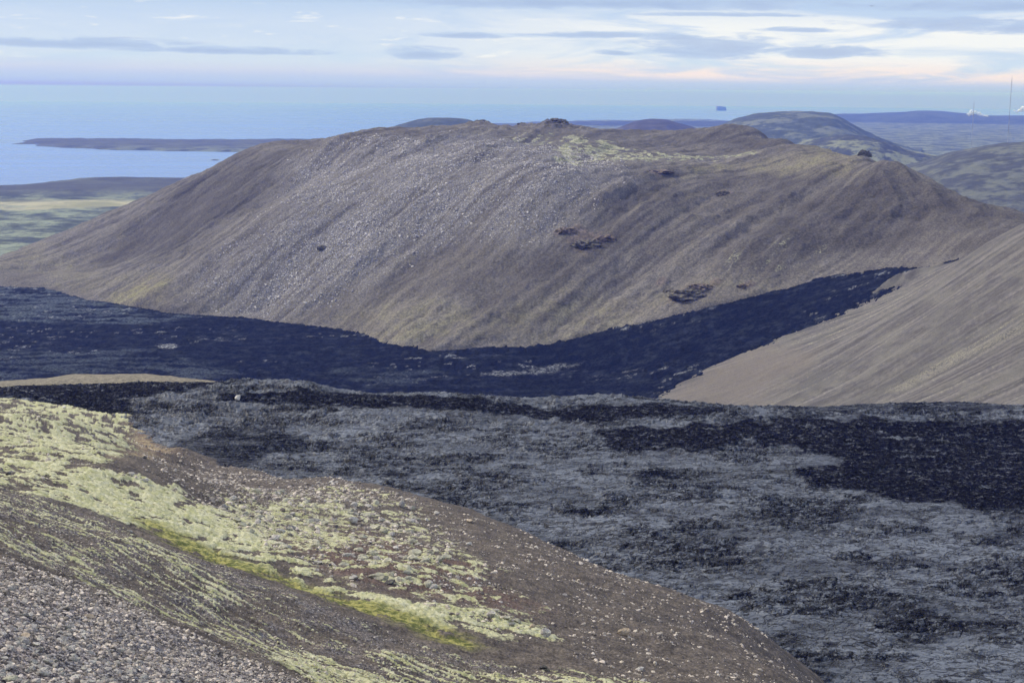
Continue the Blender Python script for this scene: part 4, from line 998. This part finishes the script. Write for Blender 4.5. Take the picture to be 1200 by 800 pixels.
# pale blocks in the scree of the mountain
rs = np.random.RandomState(5)
wp = Z1; x = rs.uniform(wp[:, 0].min(), wp[:, 0].max(), 150000); y = rs.uniform(wp[:, 1].min(), wp[:, 1].max(), 150000)
dn = np.maximum(0.30 * sstep(-40, 60, poly_sd(x, y, Z1)), 0.95 * sstep(-30, 60, poly_sd(x, y, Z1b))) * sstep(-0.5, 0.5, fbm(x / 70, y / 70, 4, 921) + 0.25 * mflow2(x, y))
k = rs.rand(len(x)) < dn * 0.75; x, y = x[k], y[k]
s = 0.55 * (2.6 / 0.55) ** (rs.rand(len(x)) ** 3.0)
MS2 = mat_rock('scree_blocks', (0.32, 0.30, 0.29), (0.58, 0.55, 0.52), (0.36, 0.36, 0.33), 0.3, stuff=True)
scatter_mass('mountain_scree', x, y, mount_h(x, y), s, MS2, 'pale grey scree blocks scattered down the mountain face', 88, sub=1, tones=rs.uniform(0.45, 1.0, len(x)))

# crags on the skyline of the mountain
def mount_top(x, y):
    return mount_h(x, y) + sum(hh * np.exp(-1.2 * ((x - P(a, b, R_)[0]) ** 2 + (y - P(a, b, R_)[1]) ** 2) / w ** 2) for (a, b, R_, w, hh) in [(560, 150, 2380, 34, 7.5), (652, 150, 2400, 50, 9.5), (612, 153, 2390, 22, 3.5), (1013, 186, 1875, 9, 3)])
def crag_obj(px, py, wpx, hpx, R, mat, label, seed, hf=mount_top):
    c = P(px, py, R); s = wpx / 2 * R / FPX; hh = hpx * R / FPX
    rs = np.random.RandomState(seed); v, f = ico(4); v = v.astype(float)
    base = v.copy()
    a = np.arctan2(v[:, 1], v[:, 0])
    nz = fbm(base[:, 0] * 2.2 + seed, base[:, 1] * 2.2 + base[:, 2] * 1.7, 4, seed, 0.65)
    v = v * (1 + 0.40 * nz + 0.25 * ridged(base[:, 0] * 3 + seed, base[:, 1] * 3 - base[:, 2] * 2.5, 3, seed + 4))[:, None]
    v[:, 2] = np.clip(v[:, 2], -0.3, None)
    v = v * np.array([s, s * 0.7, hh])
    z0 = float(hf(np.array([c[0]]), np.array([c[1]]))[0])
    v += np.array([c[0], c[1], z0 - hh * 0.15])
    o = mesh_obj('rock_outcrop', v, f, mat, smooth=False); tag(o, label, 'rock outcrop'); return o
n = NT('outcrop_rock'); p = n.pos(); f = n.noise(p, 0.25, 6, 0.75)
MO = n.bsdf(n.mix(n.rng(f, 0.35, 0.65), (0.090, 0.080, 0.068), (0.25, 0.22, 0.165)), 0.95, n.bump(f, 1.0, 2.0), 0.15)
n = NT('ledge_rock'); p = n.pos(); f = n.noise(p, 0.16, 6, 0.7)
MO2 = n.bsdf(n.mix(n.rng(f, 0.4, 0.6), (0.095, 0.078, 0.066), (0.28, 0.22, 0.17)), 0.95, n.bump(f, 1.0, 3.0), 0.15)
crag_obj(1013, 184, 13, 5, 1875, MR_DARK, 'small black crag on the shoulder at the right end of the mountain', 3)
crag_obj(563, 147, 16, 2.6, 2380, MO, 'low craggy knoll on the left part of the mountain skyline', 14)
crag_obj(652, 146, 22, 3.0, 2400, MO, 'highest craggy knoll in the middle of the mountain skyline', 25)
crag_obj(612, 151, 10, 2, 2390, MO, 'small rock hump between the two skyline knolls', 27)

for k, (a, b, w_, h_, lab) in enumerate([
    (664, 268, 22, 3.4, 'small dark ledge at the upper left of the outcrops on the mountain face'),
    (690, 285, 36, 4.6, 'long dark brown ledge in the middle of the mountain face'),
    (712, 281, 20, 3.4, 'rounded rock at the right end of the long brown ledge on the mountain face'),
    (806, 349, 40, 6.5, 'large dark crag low on the mountain just above the lava tongue'),
    (822, 340, 26, 3.6, 'tan ledge above the large dark crag beside the lava tongue'),
    (785, 337, 14, 2.4, 'small flat outcrop left of the large dark crag near the lava tongue'),
    (874, 337, 18, 2.2, 'low dark outcrop right of the tan ledge near the lava tongue'),
    (849, 230, 16, 4.0, 'small brown crag high on the right side of the mountain face'),
    (775, 201, 26, 2.0, 'thin dark rock band at the edge of the green plateau'),
    (377, 288, 10, 2.5, 'dark outcrop in the pale scree on the left of the mountain face')]):
    x_, y_ = hit(mount_tps, a, b, 1150, 2900)
    crag_obj(a, b, w_ * 0.95, h_ * 1.25, math.hypot(x_, y_), MO if k % 2 else MO2, lab, 60 + k)

# ================================================================== MASTS, STEAM, BUILDING, BIRD
n = NT('mast_steel'); p = n.pos()
MMAST = n.bsdf(n.mix(n.rng(n.noise(n.pos(0, 0, 0.02), 1, 0), 0.45, 0.55), (0.25, 0.24, 0.26), (0.36, 0.36, 0.38)), 0.5)
MWIRE = NT('wire_steel'); MWIRE = MWIRE.bsdf((0.3, 0.3, 0.32), 0.4)
def bars(name, segs, r, mat, parent):
    vs, fs = [], []
    for a, b in segs:
        a = Vector(a); b = Vector(b); d = (b - a).normalized()
        u = d.orthogonal().normalized(); w = d.cross(u)
        i = len(vs)
        for q in (a, b):
            for k in range(4):
                t = math.pi / 2 * k; vs.append((q + u * r * math.cos(t) + w * r * math.sin(t))[:])
        for k in range(4): fs.append((i + k, i + (k + 1) % 4, i + 4 + (k + 1) % 4, i + 4 + k))
        fs.append((i, i + 3, i + 2, i + 1)); fs.append((i + 4, i + 5, i + 6, i + 7))
    return mesh_obj(name, np.array(vs), np.array(fs), mat, smooth=False, parent=parent)
def mast(px, ytop, R, label):
    t = P(px, ytop, R); zb = sea_z(R) + 12; hgt = t[2] - zb
    root = bpy.data.objects.new('radio_mast', None); COL.objects.link(root); root.location = (t[0], t[1], zb)
    tag(root, label, 'mast', 'tall guyed radio masts on the plain')
    w = 1.2; segs = []; legs = [(w * math.cos(a), w * math.sin(a)) for a in (0.3, 2.4, 4.5)]
    nb = int(hgt / 6)
    for k in range(3):
        x0, y0 = legs[k]; x1, y1 = legs[(k + 1) % 3]
        segs.append(((x0, y0, 0), (x0, y0, hgt)))
        for j in range(nb):
            segs.append(((x0, y0, j * 6), (x1, y1, j * 6 + 6))); segs.append(((x0, y0, j * 6), (x1, y1, j * 6)))
    bars('lattice', segs, 0.17, MMAST, root)
    bars('antenna', [((0, 0, hgt - 1), (0, 0, hgt + 10))], 0.35, MMAST, root)
    for k in range(3):
        a = 0.3 + 2.1 * k
        bars('guy_wire', [((0, 0, hgt * q), (hgt * 0.55 * math.cos(a), hgt * 0.55 * math.sin(a), -8)) for q in (0.35, 0.65, 0.95)], 0.05, MWIRE, root)
mast(1186, 91, 6000, 'taller lattice radio mast near the right edge, standing against the pale sky')
mast(1141.5, 121, 6600, 'shorter lattice radio mast in front of the white steam plume')

n = NT('steam'); MST = n.mat
_d = n.n('ShaderNodeBsdfDiffuse'); _d.inputs[0].default_value = (0.93, 0.94, 0.96, 1); _t = n.n('ShaderNodeBsdfTransparent'); _m = n.n('ShaderNodeMixShader')
n.put(_m.inputs[0], n.rng(n.noise(n.pos(), 0.03, 5, 0.7), 0.35, 0.6, 0.12, 0.55)); n.t.links.new(_t.outputs[0], _m.inputs[1]); n.t.links.new(_d.outputs[0], _m.inputs[2]); n.t.links.new(_m.outputs[0], n.out.inputs[0])
def steam(puffs, R, label, seed):
    v0, f0 = ico(2); vs, fs = [], []; rs = np.random.RandomState(seed); off = 0
    for (px, py, wp_, hp) in puffs:
        c = P(px, py, R); sx_ = wp_ / 2 * R / FPX; sz_ = hp / 2 * R / FPX
        v = v0 * (1 + 0.18 * rs.normal(size=(len(v0), 1))) * np.array([sx_, sx_, sz_]) + c
        vs.append(v); fs.append(f0 + off); off += len(v0)
    o = mesh_obj('steam_plume', np.concatenate(vs), np.concatenate(fs), MST)
    tag(o, label, kind='stuff')
steam([(1135, 134, 5, 3), (1139, 131, 5, 4), (1143, 131.5, 6, 4), (1147, 133.5, 6, 3), (1150, 135, 6, 2.4), (1155, 136, 6, 1.8), (1138, 133.5, 6, 3)], 12000, 'white steam plume over the far plain', 3)
steam([(1192, 131, 4, 2.5), (1196, 129.5, 6, 4), (1200, 128, 8, 6), (1206, 127, 8, 6), (1189, 130, 3, 1.5)], 12000, 'steam plume at the right edge', 4)

def long_building(px0, px1, py, R, hgt, label):
    a = P(px0, py, R); b = P(px1, py, R); L = b[0] - a[0]; zb = sea_z(R) + 12
    root = bpy.data.objects.new('industrial_building', None); COL.objects.link(root); root.location = ((a[0] + b[0]) / 2, a[1], zb); tag(root, label, 'building')
    def box(nm, x0, x1, y0, y1, z0, z1, mat):
        v = np.array([(x, y, z) for x in (x0, x1) for y in (y0, y1) for z in (z0, z1)]); f = np.array([(0, 1, 3, 2), (4, 6, 7, 5), (0, 4, 5, 1), (2, 3, 7, 6), (0, 2, 6, 4), (1, 5, 7, 3)])
        return mesh_obj(nm, v, f, mat, smooth=False, parent=root)
    wl = NT('white_cladding'); wl = wl.bsdf(wl.mix(wl.noise(wl.pos(), 0.2, 3), (0.70, 0.71, 0.73), (0.82, 0.82, 0.82)), 0.6)
    rf = NT('pale_roof'); rf = rf.bsdf(rf.mix(rf.noise(rf.pos(), 0.1, 3), (0.6, 0.62, 0.66), (0.72, 0.74, 0.77)), 0.5)
    box('wall', -L / 2, L / 2, 0, 45, -6, hgt, wl)
    v = np.array([(-L / 2 - 1, -1, hgt), (L / 2 + 1, -1, hgt), (L / 2 + 1, 22, hgt + 7), (-L / 2 - 1, 22, hgt + 7), (L / 2 + 1, 46, hgt), (-L / 2 - 1, 46, hgt)])
    mesh_obj('roof', v, np.array([(0, 1, 2, 3), (3, 2, 4, 5)]), rf, smooth=False, parent=root)
long_building(710, 722, 146, 11500, 9, 'long low white building on the far coast, seen above the mountain skyline')

# one gull in flight
def gull():
    c = P(1021.5, 7.5, 260)
    v = [(-.28, 0, .02), (-.12, .05, .05), (0, .055, .06), (.14, .045, .04), (.25, 0, .02), (.33, 0, 0.0), (.14, -.045, .0), (0, -.055, -.03), (-.12, -.04, -.01),
         (.08, .30, .14), (-.06, .32, .13), (-.02, .64, .06), (-.10, .60, .06), (.08, -.30, .14), (-.06, -.32, .13), (-.02, -.64, .06), (-.10, -.60, .06), (-.42, .07, .02), (-.42, -.07, .02), (0, 0, -.07), (0, 0, .07)]
    f = [(0, 1, 20), (1, 2, 20), (2, 3, 20), (3, 4, 20), (4, 6, 20), (6, 7, 20), (7, 8, 20), (8, 0, 20), (1, 0, 19), (2, 1, 19), (3, 2, 19), (4, 3, 19), (6, 4, 19), (7, 6, 19), (8, 7, 19), (0, 8, 19),
         (4, 3, 5), (4, 5, 6), (3, 6, 5), (3, 9, 10), (3, 10, 1), (9, 11, 12), (9, 12, 10), (6, 14, 13), (6, 8, 14), (13, 16, 15), (13, 14, 16), (0, 17, 18)]
    me = bpy.data.meshes.new('gull'); me.from_pydata(v, [], f); me.update()
    mt = NT('gull_feathers'); me.materials.append(mt.bsdf(mt.mix(mt.noise(mt.obj(), 6, 2), (0.10, 0.10, 0.11), (0.3, 0.3, 0.32)), 0.8))
    o = bpy.data.objects.new('gull', me); COL.objects.link(o); o.location = c; o.rotation_euler = (0.1, 0, 0.9)
    tag(o, 'small grey gull gliding high in the sky near the top right', 'bird')
gull()

# ================================================================== HAZE
def box_grid(x0, x1, y0, y1, z0, z1, n):
    vs, fs = [], []
    def sheet(o, u, v):
        b = len(vs); o, u, v = map(np.array, (o, u, v))
        for i in range(n + 1):
            for k in range(n + 1): vs.append(o + u * i / n + v * k / n)
        for i in range(n):
            for k in range(n):
                q = b + i * (n + 1) + k; fs.append((q, q + n + 1, q + n + 2, q + 1))
    X_, Y_, Z_ = (x1 - x0, 0, 0), (0, y1 - y0, 0), (0, 0, z1 - z0)
    sheet((x0, y0, z1), X_, Y_); sheet((x0, y0, z0), Y_, X_)
    sheet((x0, y0, z0), X_, Z_); sheet((x0, y1, z0), Z_, X_); sheet((x0, y0, z0), Z_, Y_); sheet((x1, y0, z0), Y_, Z_)
    return np.array(vs, float), np.array(fs)
bm_v, bm_f = box_grid(-90000, 90000, -3000, 90000, -620, 425, 60)
hm = NT('haze'); vol = hm.n('ShaderNodeVolumePrincipled')
vol.inputs['Color'].default_value = (0.105, 0.22, 1.0, 1); vol.inputs['Absorption Color'].default_value = (0.9, 0.95, 1, 1)
vol.inputs['Density'].default_value = 5.1e-5; vol.inputs['Anisotropy'].default_value = 0.2
hm.t.links.new(vol.outputs[0], hm.out.inputs['Volume'])
import bmesh
haze = mesh_obj('haze', bm_v, bm_f, hm.mat, smooth=False)
_b = bmesh.new(); _b.from_mesh(haze.data); bmesh.ops.remove_doubles(_b, verts=_b.verts, dist=0.01); _b.to_mesh(haze.data); _b.free(); tag(haze, 'thin blue air haze', kind='stuff')

# ================================================================== SKY AND SUN
SUN_EL, SUN_AZ = 38.0, -62.0        # azimuth measured from the view direction (+Y), negative = left
w = NT('World', world=True); scene.world = w.mat
sky = w.n('ShaderNodeTexSky', sky_type='NISHITA'); sky.sun_disc = False
sky.sun_elevation = math.radians(SUN_EL); sky.sun_rotation = math.radians(SUN_AZ); sky.altitude = 300; sky.air_density = 1.0; sky.dust_density = 1.5
tc = w.n('ShaderNodeTexCoord').outputs['Generated']
sep = w.n('ShaderNodeSeparateXYZ'); w.t.links.new(tc, sep.inputs[0])
az = w.math('MULTIPLY', w.math('ARCTAN2', sep.outputs[0], sep.outputs[1]), 57.29578)
el0 = w.math('MULTIPLY', w.math('ARCSINE', sep.outputs[2]), 57.29578)
def vec(a, b, c=0.0):
    q = w.n('ShaderNodeCombineXYZ'); w.put(q.inputs[0], a); w.put(q.inputs[1], b); w.put(q.inputs[2], c); return q.outputs[0]
el = w.math('ADD', el0, w.math('MULTIPLY', az, 0.0075))
nA = w.noise(vec(w.math('MULTIPLY', az, 0.16), w.math('MULTIPLY', el, 1.1)), 1.0, 6, 0.6, 0.6)      # streaks
nB = w.noise(vec(w.math('MULTIPLY', az, 0.55), w.math('MULTIPLY', el, 3.2), 4.0), 1.0, 6, 0.62, 0.4)
nC = w.noise(vec(w.math('MULTIPLY', az, 0.05), w.math('MULTIPLY', el, 0.5), 9.0), 1.0, 4, 0.5)
elw = w.math('ADD', el, w.math('MULTIPLY', w.math('MULTIPLY', w.math('SUBTRACT', nA, 0.5), 0.55), w.rng(el, 0.3, 1.2)))
ramp = w.n('ShaderNodeValToRGB'); w.t.links.new(w.math('DIVIDE', w.math('ADD', elw, 1.0), 6.0), ramp.inputs[0])
cr = ramp.color_ramp
stops = [(0.0, (0.34, 0.35, 0.88)), (0.12, (0.35, 0.36, 0.88)), (0.165, (0.37, 0.38, 0.88)), (0.186, (0.44, 0.53, 0.86)), (0.215, (0.49, 0.59, 0.84)), (0.26, (0.55, 0.63, 0.84)), (0.28, (0.58, 0.66, 0.84)), (0.34, (0.60, 0.72, 0.86)), (0.45, (0.60, 0.71, 0.86)), (0.60, (0.56, 0.68, 0.86)), (0.80, (0.45, 0.60, 0.82)), (1.0, (0.40, 0.54, 0.78))]
cr.elements[0].position = 0; cr.elements[0].color = (*stops[0][1], 1); cr.elements[1].position = 1; cr.elements[1].color = (*stops[-1][1], 1)
for p_, c_ in stops[1:-1]:
    e = cr.elements.new(p_); e.color = (*c_, 1)
cc = ramp.outputs[0]
# cream light between the layers, stronger to the right
crm = w.math('MULTIPLY', w.rng(el, 0.35, 0.75), w.rng(el, 3.9, 2.4))
azr = w.rng(az, -9, 9, 0.12, 1.0)
crm = w.math('MULTIPLY', w.math('MULTIPLY', crm, azr), w.rng(nA, 0.34, 0.56))
crc = w.mix(w.rng(el, 0.7, 1.6), (0.92, 0.80, 0.76), (0.88, 0.90, 0.90))
cc = w.mix(crm, cc, crc)
thin = w.math('MULTIPLY', w.math('MULTIPLY', w.rng(nB, 0.56, 0.72), w.rng(el, 0.8, 1.3)), w.rng(el, 3.6, 2.6, 0, 0.7))
cc = w.mix(thin, cc, (0.92, 0.92, 0.90))
# grey-blue cloud bars and puffs
def blob(px, py, wx_, wy_):
    a0 = math.degrees(math.atan2(P(px, py, 1)[0], P(px, py, 1)[1])); e0 = math.degrees(math.atan(P(px, py, 1)[2] - CAMZ)) + 0.0075 * a0
    dx = w.math('DIVIDE', w.math('SUBTRACT', az, a0), wx_ / 28.8); dy = w.math('DIVIDE', w.math('SUBTRACT', el, e0), wy_ / 28.8)
    dy = w.math('MULTIPLY', dy, w.rng(dy, -0.2, 0.2, 1.7, 1.0))
    return w.math('SUBTRACT', 1.0, w.math('SQRT', w.math('ADD', w.math('MULTIPLY', dx, dx), w.math('MULTIPLY', dy, dy))))
bl = None
for q in [(840, 58, 120, 22), (970, 63, 80, 13), (790, 45, 60, 7), (498, 65, 52, 14), (1110, 30, 130, 13), (1190, 34, 60, 12), (690, 42, 100, 6), (90, 52, 170, 10), (250, 60, 170, 7), (540, 42, 60, 6), (940, 36, 60, 5), (720, 63, 40, 5), (700, 5, 420, 13), (1150, 8, 200, 12), (860, 18, 120, 4)]:
    b = blob(*q); bl = b if bl is None else w.math('MAXIMUM', bl, b)
cd = w.math('ADD', w.math('MAXIMUM', bl, -0.6), w.math('MULTIPLY', w.math('SUBTRACT', nB, 0.5), 1.9))
cm = w.rng(cd, 0.04, 0.55, 0.0, 0.85)
cc = w.mix(cm, cc, w.mix(w.rng(cd, 0.3, 1.1), (0.47, 0.59, 0.80), (0.40, 0.51, 0.73)))
# higher up: broken overcast over the clear sky
pl_ = w.n('ShaderNodeVectorMath', operation='DIVIDE'); w.put(pl_.inputs[0], tc); zz = w.math('MAXIMUM', sep.outputs[2], 0.05); w.put(pl_.inputs[1], vec(zz, zz, zz))
nO = w.noise(pl_.outputs[0], 0.7, 6, 0.6)
clear = w.mix(1.0, sky.outputs[0], (0.10, 0.10, 0.10), 'MULTIPLY')
over = w.mix(w.rng(nO, 0.35, 0.62), clear, (1.08, 1.17, 1.42))
tot = w.mix(w.rng(el, 4.5, 13.0), cc, over)
bg = w.n('ShaderNodeBackground'); w.put(bg.inputs[0], tot); bg.inputs[1].default_value = 0.92
w.t.links.new(bg.outputs[0], w.out.inputs[0])

sl = bpy.data.lights.new('sun', 'SUN'); so = bpy.data.objects.new('sun', sl); COL.objects.link(so)
sl.energy = 3.2; sl.angle = math.radians(4); sl.color = (1.0, 0.93, 0.80)
d = Vector((math.sin(math.radians(SUN_AZ)) * math.cos(math.radians(SUN_EL)), math.cos(math.radians(SUN_AZ)) * math.cos(math.radians(SUN_EL)), math.sin(math.radians(SUN_EL))))
so.rotation_euler = d.to_track_quat('Z', 'Y').to_euler(); so.location = (0, 0, 1000)

scene.view_settings.view_transform = 'Standard'; scene.view_settings.look = 'None'; scene.view_settings.exposure = 0.18; scene.view_settings.gamma = 1.0
scene.view_settings.use_curve_mapping = False
cy = scene.cycles
cy.max_bounces = 4; cy.diffuse_bounces = 2; cy.glossy_bounces = 2; cy.volume_bounces = 0; cy.transmission_bounces = 0; cy.transparent_max_bounces = 8
cy.use_denoising = True; cy.denoiser = 'OPENIMAGEDENOISE'; cy.denoising_input_passes = 'RGB_ALBEDO_NORMAL'; cy.denoising_prefilter = 'ACCURATE'; cy.use_adaptive_sampling = False
